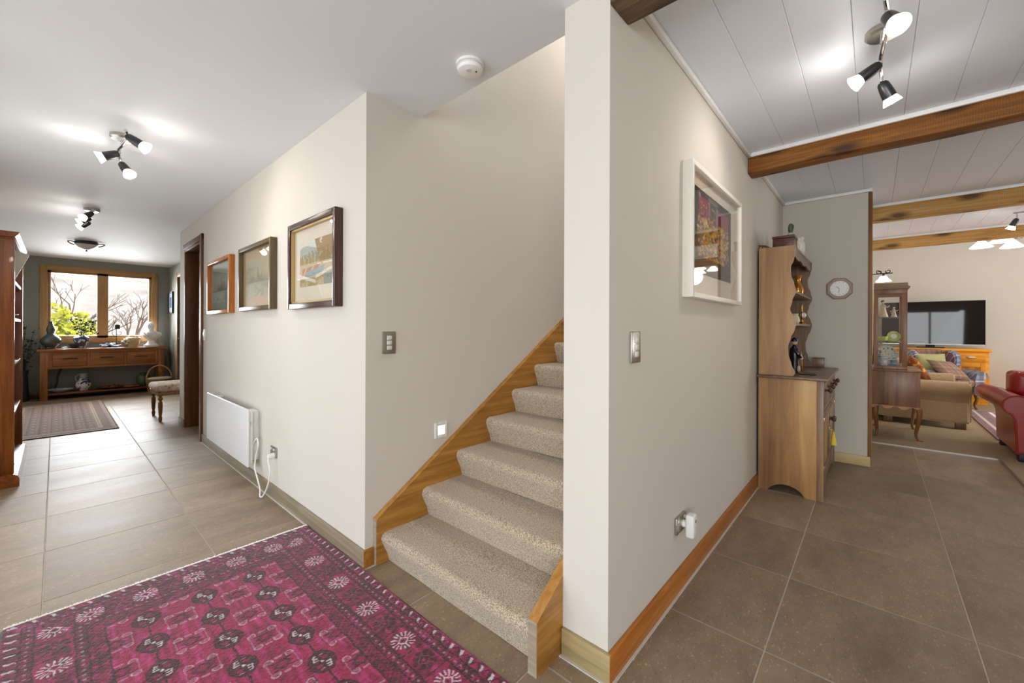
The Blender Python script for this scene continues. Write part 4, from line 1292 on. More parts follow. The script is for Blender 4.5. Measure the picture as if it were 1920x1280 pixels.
# gourd-shaped vase
b = B().lathe([(0, TZ), (.062, TZ), (.066, TZ+.012), (.060, TZ+.025), (.105, TZ+.06), (.128, TZ+.115), (.118, TZ+.165), (.075, TZ+.215), (.042, TZ+.250), (.048, TZ+.285), (.056, TZ+.315), (.046, TZ+.355), (.028, TZ+.40), (.022, TZ+.44), (.026, TZ+.455), (.019, TZ+.455), (.016, TZ+.43)], (-10.26, -.05, 0), 32)
tag(b.out('vase', mat('sage_glaze', '#4a5652', rough=.12, var=.25, vscale=14, coat=.5)), 'tall grey-green gourd-shaped vase at the left end of the console', 'vase')
# flat pale stone
b = B().ball((-10.20, .115, TZ+.015), .05, 2, 1.0, 1.1, .30)
tag(b.out('stone', mat('pale_stone', '#b8bcc6', rough=.6, var=.1, vscale=20)), 'flat pale stone between the gourd vase and the dark bowl', 'stone')
# dark pouring bowl
b = B().lathe([(0, TZ), (.03, TZ), (.045, TZ+.02), (.070, TZ+.06), (.076, TZ+.085), (.070, TZ+.085), (.04, TZ+.03), (0, TZ+.02)], (-10.20, .215, 0), 28, sy=1.15)
b.prism([(.275, TZ+.055), (.325, TZ+.085), (.315, TZ+.095), (.27, TZ+.085)], 'X', -10.215, -10.185)
tag(b.out('bowl', mat('dark_slate_glaze', '#3c444a', rough=.35, var=.2, vscale=20)), 'dark grey lipped bowl left of the blue and white jar', 'bowl')
# blue and white jar with a leafy twig (twig is its own thing)
def jar_mat():
    m, tt, p = newmat('blue_white_china')
    tc = tt.nodes.new('ShaderNodeTexCoord')
    v = tt.nodes.new('ShaderNodeTexVoronoi'); v.inputs['Scale'].default_value = 22
    n = tt.nodes.new('ShaderNodeTexNoise'); n.inputs['Scale'].default_value = 18; n.inputs['Detail'].default_value = 3
    tt.links.new(tc.outputs['Object'], v.inputs['Vector']); tt.links.new(tc.outputs['Object'], n.inputs['Vector'])
    r = tt.nodes.new('ShaderNodeValToRGB'); e = r.color_ramp.elements
    r.color_ramp.interpolation = 'CONSTANT'
    e[0].color = (*srgb('#23375f'), 1); e[0].position = 0
    e[1].position = .50; e[1].color = (*srgb('#c9d3de'), 1)
    k = e.new(.62); k.color = (*srgb('#5d79a6'), 1)
    tt.links.new(n.outputs[0], r.inputs[0]); tt.links.new(r.outputs[0], p.inputs['Base Color'])
    p.inputs['Roughness'].default_value = .12; p.inputs['Coat Weight'].default_value = .5
    return m
M_JAR = jar_mat()
b = B().lathe([(0, TZ), (.055, TZ), (.060, TZ+.015), (.058, TZ+.03), (.085, TZ+.085), (.100, TZ+.14), (.090, TZ+.185), (.055, TZ+.210), (.050, TZ+.225), (.043, TZ+.225), (.045, TZ+.205)], (-10.25, .300, 0), 32)
tag(b.out('ginger_jar', M_JAR), 'round blue and white china jar holding a leafy twig on the console', 'jar')
def twig(name, label, cat, base, stems, leafm, leafn, leafr, seed, stemm, spread, rr=.004, leafshape=(1, .35)):
    """stems: list of point lists"""
    t = thing(name, label, cat, base)
    r = random.Random(seed)
    b = B(); lf = B()
    for pts in stems:
        sp = spline(pts, 6)
        n = len(sp)
        b.tube(sp, [rr*(1-.65*i/n) for i in range(n)], seg=6)
        for i in range(int(n*.3), n):
            for q in range(leafn):
                p = sp[i]+Vector((r.uniform(-1, 1), r.uniform(-1, 1), r.uniform(-1, 1)))*spread
                d = Vector((r.uniform(-1, 1), r.uniform(-1, 1), r.uniform(-.4, 1))).normalized()
                s = d.cross(Vector((r.uniform(-1, 1), r.uniform(-1, 1), r.uniform(-1, 1)))).normalized()
                L = leafr*r.uniform(.7, 1.3); W = L*leafshape[1]
                nn = d.cross(s)*L*.12
                vs = [lf.bm.verts.new(v) for v in (p, p+d*L*.5+s*W, p+d*L, p+d*L*.5-s*W, p+d*L*.5+nn)]
                lf.bm.faces.new((vs[0], vs[1], vs[4])); lf.bm.faces.new((vs[1], vs[2], vs[4]))
                lf.bm.faces.new((vs[2], vs[3], vs[4])); lf.bm.faces.new((vs[3], vs[0], vs[4]))
    part(b, 'stem', stemm, t, fix=False)
    stuff(part(lf, 'leaves', leafm, t, fix=False))
    return t
M_LEAFD = mat('dark_leaf', '#3a4a2a', rough=.6, var=.35, vscale=9)
M_STEM = mat('twig_bark', '#3b3024', rough=.8)
bz_ = TZ+.20
twig('leafy_twig', 'dark leafy twigs standing in the blue and white jar', 'plant', (-10.25, .30, bz_),
     [[(-10.25, .30, bz_), (-10.24, .28, bz_+.12), (-10.22, .22, bz_+.22), (-10.2, .14, bz_+.27)],
      [(-10.25, .30, bz_), (-10.25, .33, bz_+.14), (-10.25, .40, bz_+.24), (-10.22, .46, bz_+.24)],
      [(-10.25, .30, bz_), (-10.27, .30, bz_+.16), (-10.27, .29, bz_+.30)],
      [(-10.25, .30, bz_), (-10.23, .36, bz_+.10), (-10.2, .44, bz_+.12), (-10.2, .49, bz_+.04)]],
     M_LEAFD, 2, .045, 3, M_STEM, .035)
# little blue birds / pebbles
for k, (x, y, sx, sy, sz, m, lb) in enumerate((
        (-10.18, .575, .050, .048, .028, mat('blue_glaze_pale', '#8fa6c8', rough=.2), 'pale blue ornament, leftmost of the blue group on the console'),
        (-10.22, .655, .040, .055, .038, mat('blue_glaze_dark', '#2c3d55', rough=.2), 'dark blue ornament with a tail, in the blue group on the console'),
        (-10.17, .715, .045, .050, .024, MATS['blue_glaze_pale'], 'pale blue ornament, rightmost of the low blue group on the console'),
        (-10.26, .705, .040, .040, .042, MATS['blue_glaze_dark'], 'dark blue upright ornament behind the pale blue ones on the console'))):
    t = thing('bird_ornament', lb, 'ornament', (x, y, TZ), 0, 'blue ornaments on the console')
    part(B().ball((x, y, TZ+sz), 1, 2, sx, sy, sz), 'body', m, t)
    part(B().ball((x, y-sy*.85, TZ+sz*1.7), 1, 2, .018, .020, .017), 'head', m, t)
    part(B().cyl((x, y+sy*.7, TZ+sz*1.2), (x, y+sy*1.7, TZ+sz*2.1), .012, .003, seg=8), 'tail', m, t)
# iron stick candle holder with dark shade
t = thing('candle_stand', 'thin black iron stand with a small dark shade in front of the right window pane', 'candle stand', (-10.24, .735, TZ))
part(B().lathe([(0, TZ), (.045, TZ), (.045, TZ+.006), (.006, TZ+.014)], (-10.24, .735, 0), 20), 'base', P_IRON, t)
part(B().cyl((-10.24, .735, TZ+.006), (-10.24, .735, 1.26), .005, seg=8), 'rod', P_IRON, t)
part(B().tube(spline([(-10.24, .735, 1.02), (-10.24, .70, 1.05), (-10.24, .68, 1.10), (-10.24, .69, 1.20), (-10.24, .735, 1.33)]), .004, seg=6), 'hook', P_IRON, t)
part(B().lathe([(.034, 1.17), (.036, 1.20), (.034, 1.245), (.020, 1.258), (0, 1.262)], (-10.24, .750, 0), 20), 'shade', mat('shade_dark', '#2e2520', rough=.6), t)
part(B().tube(spline([(-10.24, .735, 1.08), (-10.24, .77, 1.06), (-10.24, .80, 1.09), (-10.24, .79, 1.12), (-10.24, .765, 1.11)]), .004, seg=6), 'scroll', P_IRON, t)
# white flower ornament
t = thing('mushroom_ornament', 'small cluster of cream mushrooms beside the cream pot', 'ornament', (-10.19, .855, TZ))
for q, (dy, hh, rr_) in enumerate(((-.035, .095, .033), (0, .13, .034), (.038, .105, .034), (.01, .06, .024))):
    s_ = part(B().cyl((-10.19, .855+dy*.5, TZ), (-10.19, .855+dy, TZ+hh), .011, .008, seg=10), 'stalk', mat('taupe_clay', '#94826f', rough=.6), t)
    part(B().lathe([(0, TZ+hh-.008), (rr_, TZ+hh-.005), (rr_*.9, TZ+hh+.012), (rr_*.5, TZ+hh+.024), (0, TZ+hh+.028)], (-10.19, .855+dy, 0), 16), 'cap', mat('cream_glaze', '#e6dcc6', rough=.3), s_)
# cream pot
b = B().lathe([(0, TZ), (.060, TZ), (.078, TZ+.05), (.100, TZ+.11), (.108, TZ+.145), (.098, TZ+.172), (.078, TZ+.185), (.080, TZ+.200), (.070, TZ+.200), (.070, TZ+.18)], (-10.25, .965, 0), 32)
tag(b.out('pot', mat('cream_pot_glaze', '#d6c49a', rough=.2, var=.15, vscale=14, coat=.4)), 'cream glazed wide-mouthed pot left of the white bust', 'pot')
# bust
M_PL = mat('plaster', '#e9e9ea', rough=.7)
t = thing('bust', 'white plaster classical bust on a socle at the right end of the console', 'bust', (-10.25, 1.215, TZ))
part(B().lathe([(0, TZ), (.110, TZ), (.110, TZ+.03), (.085, TZ+.045), (.055, TZ+.085), (.050, TZ+.12), (.062, TZ+.14)], (-10.25, 1.215, 0), 24), 'socle', M_PL, t)
b = B(); bm = b.bm
# torso, neck and head as one skin of stacked rings
prof = [(.055, .070, .13, 0), (.080, .120, .18, 0), (.088, .150, .225, .01), (.075, .135, .262, .01), (.045, .060, .285, 0), (.036, .038, .305, -.004), (.040, .040, .325, -.008), (.058, .052, .35, -.014), (.066, .056, .385, -.014), (.063, .055, .415, -.010), (.045, .040, .440, -.006), (.015, .014, .452, -.004)]
rings = []
for (rx, ry, z, oy) in prof:
    ring = []
    for q in range(20):
        a = 2*math.pi*q/20
        ring.append(bm.verts.new((-10.25+rx*math.cos(a), 1.215+oy+ry*math.sin(a), TZ+z)))
    rings.append(ring)
for a, c2 in zip(rings, rings[1:]):
    for q in range(20): bm.faces.new((a[q], a[(q+1) % 20], c2[(q+1) % 20], c2[q]))
bm.faces.new(rings[0]); bm.faces.new(rings[-1])
part(b, 'figure', M_PL, t, angle=80)
b = B(); r = random.Random(5)
for q in range(26):
    a = r.uniform(0, 6.28); e = r.uniform(.1, 1.4)
    b.ball((-10.25+.058*math.cos(a)*math.cos(e)-.006, 1.203+.052*math.sin(a)*math.cos(e), TZ+.392+.06*math.sin(e)), .016, 1)
part(b, 'hair', M_PL, t, angle=80)
part(B().ball((-10.19, 1.190, TZ+.372), .011, 2, 1.2, .7, 1.2), 'nose', M_PL, t)
b = B()
for q in range(5): b.tube(spline([(-10.18+.004*q, 1.10+.045*q, TZ+.265), (-10.165, 1.13+.04*q, TZ+.22), (-10.175, 1.17+.02*q, TZ+.17)]), .012, seg=6)
part(b, 'drapery', M_PL, t, angle=80)

# things on the lower shelf
SZ = .108
b = B().lathe([(0, SZ), (.075, SZ), (.10, SZ+.012), (.155, SZ+.05), (.150, SZ+.055), (.09, SZ+.02), (0, SZ+.016)], (-10.22, .06, 0), 32)
tag(b.out('platter', mat('pale_china', '#c3ccd2', rough=.2)), 'pale blue-white china platter at the left of the console lower shelf', 'plate')
for k, (x, y) in enumerate(((-10.22, .03), (-10.20, .10))):
    tag(B().ball((x, y, SZ+.043), .03, 2, 1, 1, .8).out('stone', MATS['pale_stone']), ['pale pebble, left one lying in the china platter', 'pale pebble, right one lying in the china platter'][k], 'stone')
t = thing('vase', 'white jug vase with blue bow and pink flowers on the console lower shelf', 'vase', (-10.24, .325, SZ))
def posy():
    m, tt, p = newmat('painted_china')
    tc = tt.nodes.new('ShaderNodeTexCoord')
    n = tt.nodes.new('ShaderNodeTexNoise'); n.inputs['Scale'].default_value = 11; n.inputs['Detail'].default_value = 2
    tt.links.new(tc.outputs['Object'], n.inputs['Vector'])
    r = tt.nodes.new('ShaderNodeValToRGB'); r.color_ramp.interpolation = 'CONSTANT'; e = r.color_ramp.elements
    e[0].color = (*srgb('#2d4a78'), 1); e[0].position = 0
    e[1].position = .38; e[1].color = (*srgb('#e4e6e4'), 1)
    k = e.new(.62); k.color = (*srgb('#b9605e'), 1)
    k = e.new(.68); k.color = (*srgb('#dfe2df'), 1)
    tt.links.new(n.outputs[0], r.inputs[0]); tt.links.new(r.outputs[0], p.inputs['Base Color'])
    p.inputs['Roughness'].default_value = .15
    return m
part(B().lathe([(0, SZ), (.055, SZ), (.060, SZ+.012), (.085, SZ+.05), (.098, SZ+.10), (.085, SZ+.15), (.052, SZ+.185), (.050, SZ+.21)], (-10.24, .325, 0), 28), 'body', posy(), t)
part(B().lathe([(.050, SZ+.205), (.050, SZ+.25), (.062, SZ+.295), (.054, SZ+.295), (.044, SZ+.25)], (-10.24, .325, 0), 28), 'neck', mat('celadon', '#9fb0a0', rough=.2), t)
part(B().tube(spline([(-10.20, .27, SZ+.27), (-10.19, .235, SZ+.25), (-10.19, .235, SZ+.19), (-10.20, .26, SZ+.16)]), .008, seg=8), 'handle', MATS['celadon'], t)
part(B().tube(spline([(-10.150, .30, SZ+.185), (-10.140, .36, SZ+.20), (-10.150, .40, SZ+.14), (-10.142, .345, SZ+.165), (-10.145, .29, SZ+.12)]), .010, seg=8), 'bow', mat('blue_ribbon', '#22335c', rough=.5), t)
# shallow basket of potpourri: pieces counted as stuff
t = thing('bowl', 'shallow dark bowl heaped with dried flowers and cones on the lower shelf', 'bowl', (-10.22, .66, SZ))
part(B().lathe([(0, SZ), (.09, SZ), (.17, SZ+.03), (.165, SZ+.036), (.09, SZ+.012), (0, SZ+.01)], (-10.22, .66, 0), 28, sy=1.1), 'dish', mat('dark_wicker', '#4b3524', rough=.7), t)
b = B(); r = random.Random(9)
for q in range(60):
    a = r.uniform(0, 6.28); d_ = .14*math.sqrt(r.random())
    b.ball((-10.22+d_*math.cos(a), .66+d_*1.1*math.sin(a), SZ+.03+r.random()*.05*(1-d_/.16)), r.uniform(.014, .026), 1, 1, r.uniform(.6, 1.4), r.uniform(.5, .9))
stuff(part(b, 'potpourri', mat('potpourri_mix', '#7a4f3a', rough=.9, var=.7, vscale=28), t, angle=80))
b = B().lathe([(0, SZ), (.06, SZ), (.12, SZ+.022), (.116, SZ+.028), (.06, SZ+.008), (0, SZ+.008)], (-10.18, .93, 0), 28)
tag(b.out('plate', mat('terracotta_glaze', '#a86a3c', rough=.35)), 'brown pottery plate on the lower shelf beside the green vase', 'plate')
b = B().lathe([(0, SZ), (.05, SZ), (.085, SZ+.06), (.10, SZ+.13), (.085, SZ+.19), (.05, SZ+.22), (.06, SZ+.25), (.05, SZ+.25), (.042, SZ+.22)], (-10.26, 1.10, 0), 28)
tag(b.out('vase', mat('green_glass_glaze', '#4d6a44', rough=.15, coat=.4)), 'rounded green vase at the right end of the lower shelf, behind the basket', 'vase')
# wicker basket on the floor
def wicker():
    m, tt, p = newmat('wicker')
    tc = tt.nodes.new('ShaderNodeTexCoord')
    w1 = tt.nodes.new('ShaderNodeTexWave'); w1.bands_direction = 'Z'; w1.inputs['Scale'].default_value = 26; w1.inputs['Distortion'].default_value = 1.5
    tt.links.new(tc.outputs['Object'], w1.inputs['Vector'])
    r = tt.nodes.new('ShaderNodeValToRGB'); e = r.color_ramp.elements
    e[0].color = (*srgb('#5a4024'), 1); e[1].color = (*srgb('#a98450'), 1)
    tt.links.new(w1.outputs[0], r.inputs[0]); tt.links.new(r.outputs[0], p.inputs['Base Color'])
    bp = tt.nodes.new('ShaderNodeBump'); bp.inputs['Strength'].default_value = .6
    tt.links.new(w1.outputs[0], bp.inputs['Height']); tt.links.new(bp.outputs[0], p.inputs['Normal'])
    p.inputs['Roughness'].default_value = .8
    return m
M_WICK = wicker()
t = thing('basket', 'wicker basket with a hooped handle and folded cloth beside the console', 'basket', (-9.86, 1.28, 0))
part(B().lathe([(0, .002), (.15, .002), (.165, .10), (.175, .25), (.165, .25), (.155, .10), (.14, .015), (0, .015)], (-9.86, 1.28, 0), 32, sx=.75, sy=1.05), 'body', M_WICK, t)
part(B().tube(spline([(-9.86, 1.105, .20), (-9.86, 1.11, .33), (-9.86, 1.17, .45), (-9.86, 1.28, .50), (-9.86, 1.39, .45), (-9.86, 1.45, .33), (-9.86, 1.455, .20)]), .012, seg=8), 'handle', mat('bent_cane', '#b28a55', rough=.6), t)
b = B().lathe([(0, .255), (.15, .250), (.17, .262), (.14, .285), (.07, .29), (0, .292)], (-9.86, 1.28, 0), 24, sx=.8, sy=1.05)
tag(b.out('cloth', mat('cream_cloth', '#d8cdb4', rough=.95)), 'folded cream cloth filling the wicker basket', 'cloth')
# floor vase with tall dark twigs, between bookcase and console
t = thing('floor_vase', 'tall dark floor vase holding dried branches left of the console', 'vase', (-10.24, -.36, 0))
part(B().lathe([(0, 0), (.08, 0), (.09, .02), (.075, .20), (.065, .42), (.080, .50), (.070, .50), (.055, .42)], (-10.24, -.36, 0), 24), 'body', mat('dark_bronze_glaze', '#2e2a26', rough=.35), t)
M_DRY = mat('dried_leaf', '#3c3f34', rough=.8, var=.3, vscale=12)
stems = []
r = random.Random(12)
for k in range(7):
    dx, dy = r.uniform(-.08, .14), r.uniform(-.16, .16)
    h_ = r.uniform(.95, 1.35)
    stems.append([(-10.24, -.36, .3), (-10.24+dx*.3, -.36+dy*.3, .6), (-10.24+dx*.7, -.36+dy*.8+r.uniform(-.03, .03), .6+(h_-.6)*.5), (-10.24+dx, -.36+dy, h_)])
stems.append([(-10.24, -.36, .3), (-10.2, -.30, .62), (-10.13, -.22, .80), (-10.08, -.16, .88)])
twig('dried_branches', 'dark dried leafy branches rising from the floor vase beside the window', 'plant', (-10.24, -.36, .3), stems, M_DRY, 1, .055, 4, M_STEM, .03, rr=.006)
# crooked branch leaning under the console, against the wall
tag(B().tube(spline([(-10.36, -.02, .11), (-10.38, .02, .25), (-10.37, .03, .36), (-10.38, .07, .5)]), [.014]*24+[.010], seg=8).out('branch', P_IRON), 'crooked dark branch standing on the lower shelf behind the left leg', 'branch')

# ================================================================== STOOL
t = thing('stool', 'upholstered floral stool with turned wooden legs by the hall doorway', 'stool', (-7.0, 1.13, 0))
sx0, sx1, sy0, sy1 = -7.36, -6.72, .84, 1.38
legp = [(0, 0), (.013, 0), (.016, .012), (.021, .05), (.014, .075), (.019, .10), (.024, .20), (.022, .25), (.012, .262), (.026, .285), (.027, .30), (.014, .318), (.024, .335), (.024, .37)]
for x in (sx0+.05, sx1-.05):
    for y in (sy0+.05, sy1-.05):
        part(B().lathe(legp, (x, y, 0), 16), 'leg', W_LEG, t)
part(bx(sx0+.015, sy0+.015, .335, sx1-.015, sy1-.015, .375, bev=.005), 'seat_rail', W_LEG, t)
def floral(name, base, spot, spot2, sc):
    m, tt, p = newmat(name)
    tc = tt.nodes.new('ShaderNodeTexCoord')
    n = tt.nodes.new('ShaderNodeTexNoise'); n.inputs['Scale'].default_value = sc; n.inputs['Detail'].default_value = 4
    tt.links.new(tc.outputs['Object'], n.inputs['Vector'])
    r = tt.nodes.new('ShaderNodeValToRGB'); e = r.color_ramp.elements
    e[0].position = .36; e[0].color = (*srgb(spot), 1)
    e[1].position = .66; e[1].color = (*srgb(spot2), 1)
    k = e.new(.43); k.color = (*srgb(base), 1)
    k = e.new(.58); k.color = (*srgb(base), 1)
    tt.links.new(n.outputs[0], r.inputs[0]); tt.links.new(r.outputs[0], p.inputs['Base Color'])
    p.inputs['Roughness'].default_value = .9
    return m
b = B().box(sx0, sy0, .372, sx1, sy1, .462, bev=.04, seg=4)
for v in b.bm.verts:
    if v.co.z > .43:
        v.co.z += .03*max(0, 1-((v.co.x-(sx0+sx1)/2)/.32)**2)*max(0, 1-((v.co.y-(sy0+sy1)/2)/.27)**2)
part(b, 'cushion_seat', floral('stool_tapestry', '#b79e88', '#8a5a4c', '#cfc0ac', 20), t, angle=80)

# ================================================================== OUTSIDE the hall window
b = B(); bm = b.bm
def gz(x):      # garden falls gently, then the hill climbs
    d = -11-x
    return -.35-.02*d if d < 14 else -.63+(d-14)*.05+max(0, d-26)*.26
NXo, NYo = 44, 34
vs = [[None]*(NYo+1) for _ in range(NXo+1)]
for i in range(NXo+1):
    x = -10.62-120*(i/NXo)**1.6
    for j in range(NYo+1):
        y = -70+140*j/NYo
        z = gz(x)
        if i > 12: z += 2.2*mnoise.noise(Vector((x*.03, y*.03, 0)))*min(1, (i-12)/12)+.5*mnoise.noise(Vector((x*.12, y*.12, 3)))
        vs[i][j] = bm.verts.new((x, y, z))
for i in range(NXo):
    for j in range(NYo):
        bm.faces.new((vs[i][j], vs[i+1][j], vs[i+1][j+1], vs[i][j+1]))
M_HILL = mat('dry_grass', '#b5b0a8', rough=1.0, var=.28, vscale=.35, spec=.1)
o = b.out('hillside', M_HILL, fix=True); o['kind'] = 'structure'
M_BUSH = mat('bright_leaf', '#b2b634', rough=.55, var=.45, vscale=6)
M_BUSHD = mat('olive_leaf', '#8b8469', rough=.8, var=.3, vscale=4)
M_BARK = mat('grey_bark', '#6b5a50', rough=.9, var=.2, vscale=10)
def bush(c, rx, ry, rz, n, leaf, m, seed, label, group=None, name='shrub'):
    t = thing(name, label, 'shrub', (c[0], c[1], c[2]-rz), 0, group)
    r = random.Random(seed); lf = B(); st_ = B()
    for q in range(n):
        a = r.uniform(0, 6.28); e = math.asin(r.uniform(-1, 1)); k = r.uniform(.55, 1.02)
        p = Vector((c[0]+rx*k*math.cos(a)*math.cos(e), c[1]+ry*k*math.sin(a)*math.cos(e), c[2]+rz*k*math.sin(e)))
        d = Vector((r.uniform(-1, 1), r.uniform(-1, 1), r.uniform(-.6, 1))).normalized()
        s = d.cross(Vector((r.uniform(-1, 1), r.uniform(-1, 1), r.uniform(-1, 1)))).normalized()
        L = leaf*r.uniform(.6, 1.4); W = L*.36
        v4 = [lf.bm.verts.new(v) for v in (p, p+d*L*.5+s*W, p+d*L, p+d*L*.5-s*W)]
        lf.bm.faces.new(v4)
    for q in range(9):
        a = r.uniform(0, 6.28)
        st_.tube([(c[0], c[1], c[2]-rz*1.15), (c[0]+rx*.3*math.cos(a), c[1]+ry*.3*math.sin(a), c[2]-.2*rz), (c[0]+rx*.75*math.cos(a), c[1]+ry*.75*math.sin(a), c[2]+rz*r.uniform(.1, .7))], [.02, .014, .006], seg=5)
    part(st_, 'stem', M_BARK, t, fix=False)
    stuff(part(lf, 'foliage', m, t, fix=False, smooth=False))
bush((-13.6, -.15, .55), 1.0, 1.05, 1.12, 3600, .12, M_BUSH, 21, 'bright yellow-green shrub close outside the left window pane')
def bare_tree(base, h, seed, label, spread=.55, depth=5, lean=(0, 0), r0=.05):
    t = thing('bare_tree', label, 'tree', base, 0)
    r = random.Random(seed); b = B()
    def grow(p, d, L, rad, lev):
        q = p+d*L*.5+Vector((r.uniform(-1, 1), r.uniform(-1, 1), 0))*L*.05
        e = p+d*L
        b.tube([p, q, e], [rad, rad*.85, rad*.7], seg=5 if lev > 1 else 4, caps=False)
        if lev == 0: return
        for k in range(2 if lev in (1, 3) else 3):
            nd = (d+Vector((r.uniform(-1, 1), r.uniform(-1, 1), r.uniform(-.25, .7)))*spread*1.25).normalized()
            grow(p+d*L*r.uniform(.55, 1.0), nd, L*r.uniform(.55, .8), rad*.6, lev-1)
    grow(Vector(base), Vector((lean[0], lean[1], 1)).normalized(), h*.36, r0, depth)
    part(b, 'branches', M_BARK, t, fix=False)
bare_tree((-14.6, .35, -.45), 3.6, 4, 'leafless tree outside the left window pane rising from the green shrub', .6, 5, (.0, -.12), .06)
bare_tree((-14.4, 1.35, -.45), 3.3, 8, 'leafless tree with a straight trunk outside the right window pane', .55, 5, (0, -.05), .05)
bare_tree((-19.0, 3.2, -.55), 4.2, 15, 'further leafless tree at the right of the view through the window', .6, 5, (0, .1), .05)
bare_tree((-18.0, -1.2, -.55), 3.8, 18, 'further leafless tree behind the bright green shrub', .6, 5, (0, .05), .05)
rr_ = random.Random(31)
for k in range(5):
    x = rr_.uniform(-34, -22); y = -1.6+2.1*k+rr_.uniform(-.4, .4)
    bush((x, y, gz(x)+.55), rr_.uniform(.8, 1.5), rr_.uniform(.9, 1.6), rr_.uniform(.5, 1.0), 420, .22, M_BUSHD, 40+k, 'brownish scrub bush on the dry slope outside the hall window, %s from the left' % ['first', 'second', 'third', 'fourth', 'fifth'][k], 'scrub bushes on the hillside')
# ================================================================== DRESSER (right wall)
dx0, dx1, dy0, dy1, dh = -.657, -.262, 3.555, 4.62, .862
t = thing('dresser', 'antique wooden dresser with wavy-edged shelves standing against the right wall', 'dresser', (-.46, 4.09, 0))
# near and far base sides with an arched foot cut-out
def base_side(y0, y1):
    xs = [-.595+(-.37+.595)*q/12 for q in range(13)]
    pts = [(dx0, 0), (-.597, 0)]
    pts += [(x, .066*math.sin(math.pi*q/12)**.6) for q, x in enumerate(xs) if 0 < q < 12]
    pts += [(-.368, 0), (-.302, 0), (-.302, dh-.02), (dx0, dh-.02)]
    return B().prism(pts, 'Y', y0, y1)
part(base_side(dy0, dy0+.022), 'side_panel', W_DRESS, t)
part(base_side(dy1-.022, dy1), 'side_panel', W_DRESS, t)
W_DRS = wood('dresser_stile', '#5c4733', '#836650', '#a2815f', 'Z', rough=.35)
part(bx(-.302, dy0-.003, 0, dx1, dy0+.035, dh-.02, bev=.003), 'corner_stile', W_DRS, t)
part(bx(-.302, dy1-.035, 0, dx1, dy1+.003, dh-.02, bev=.003), 'corner_stile', W_DRS, t)
part(bx(dx0+.01, dy0+.03, .10, dx0+.02, dy1-.03, dh-.03), 'back_panel', W_DRESSY, t)
part(bx(dx0+.02, dy0+.03, .10, dx1-.03, dy1-.03, .118), 'bottom_board', W_DRESSY, t)
part(bx(dx0-.010, dy0-.020, dh-.022, dx1+.026, dy1+.010, dh, bev=.006), 'worktop', W_DRESSY, t)
ymid = (dy0+dy1)/2
part(bx(dx1-.028, dy0+.035, .62, dx1-.004, dy1-.035, .655), 'rail', W_DRESSY, t)
part(bx(dx1-.028, dy0+.035, .82, dx1-.004, dy1-.035, dh-.02), 'rail', W_DRESSY, t)
# shaped bottom rail
pts = [(dy0+.035, .15), (dy1-.035, .15), (dy1-.035, .05)]
pts += [(dy1-.035-(dy1-dy0-.07)*q/20, .05+.045*math.sin(math.pi*q/20)) for q in range(1, 20)] + [(dy0+.035, .05)]
part(B().prism(pts, 'X', dx1-.028, dx1-.004), 'bottom_rail', W_DRESSY, t)
def knob(y, z, parent):
    M = Matrix.Translation((dx1-.004, y, z)) @ Matrix.Rotation(math.pi/2, 4, 'Y')
    return part(B().lathe([(.012, 0), (.013, .004), (.007, .010), (.008, .018), (.019, .027), (.020, .036), (.012, .044), (0, .046)], seg=18, M=M), 'knob', wood('knob_wood', '#3e281a', '#5a3c28', '#765338', 'X', rough=.3), parent)
for y0, y1 in ((dy0+.037, ymid-.012), (ymid+.012, dy1-.037)):
    d = part(bx(dx1-.32, y0, .658, dx1-.002, y1, .818, bev=.003), 'drawer', W_DRESSY, t)
    knob(y0+(y1-y0)*.22, .765, d); knob(y0+(y1-y0)*.78, .765, d)
part(bx(dx1-.028, ymid-.012, .655, dx1-.003, ymid+.012, .82), 'divider', W_DRESSY, t)
W_DRLIGHT = wood('dresser_door_panel', '#8a5d2e', '#a97a42', '#c29458', 'Z', rough=.35, scale=.5)
for k, (y0, y1) in enumerate(((dy0+.037, ymid-.002), (ymid+.002, dy1-.037))):
    d = part(bx(dx1-.022, y0+.05, .20, dx1-.010, y1-.05, .575, bev=.002), 'door', W_DRLIGHT, t)
    for (a, c0, e, f) in ((y0, .155, y0+.052, .617), (y1-.052, .155, y1, .617), (y0+.052, .155, y1-.052, .207), (y0+.052, .567, y1-.052, .617)):
        part(bx(dx1-.026, a, c0, dx1-.001, e, f, bev=.003), 'door_rail', W_DRESSY, d)
    knob(y1-.03 if k == 0 else y0+.03, .50, d)
    ye = y0+.008 if k == 0 else y1-.008
    for z in (.22, .56):
        part(bx(dx1-.004, ye-.012, z-.022, dx1+.0015, ye+.012, z+.022, bev=.001), 'hinge', P_BRASS, d)
part(bx(dx1-.004, ymid-.040, .40, dx1+.001, ymid-.022, .44, bev=.001), 'lock_plate', P_BRASS, t)
# hutch with wavy sides
def wav(z):
    K = [(.862, -.440), (.885, -.428), (.95, -.452), (1.02, -.470), (1.076, -.472), (1.14, -.456), (1.20, -.432), (1.238, -.424), (1.285, -.436), (1.347, -.461), (1.41, -.448), (1.479, -.424), (1.54, -.437), (1.60, -.456), (1.655, -.458), (1.71, -.440), (1.755, -.428), (1.79, -.428), (1.815, -.428)]
    for (a, b_), (c_, d_) in zip(K, K[1:]):
        if a <= z <= c_:
            u = (z-a)/(c_-a); u = u*u*(3-2*u)
            return b_+(d_-b_)*u
    return K[-1][1]
def hutch_side(y0, y1):
    zs = [.864+(1.815-.864)*q/60 for q in range(61)]
    return B().prism([(dx0, .864)]+[(wav(z), z) for z in zs]+[(dx0, 1.815)], 'Y', y0, y1)
part(hutch_side(dy0+.004, dy0+.026), 'hutch_side', wood('hutch_oak', '#785a40', '#ae865c', '#d0a878', 'Z', rough=.38, scale=.5, blotch=.6), t, angle=60)
part(hutch_side(dy1-.046, dy1-.024), 'hutch_side', W_DRS, t, angle=60)
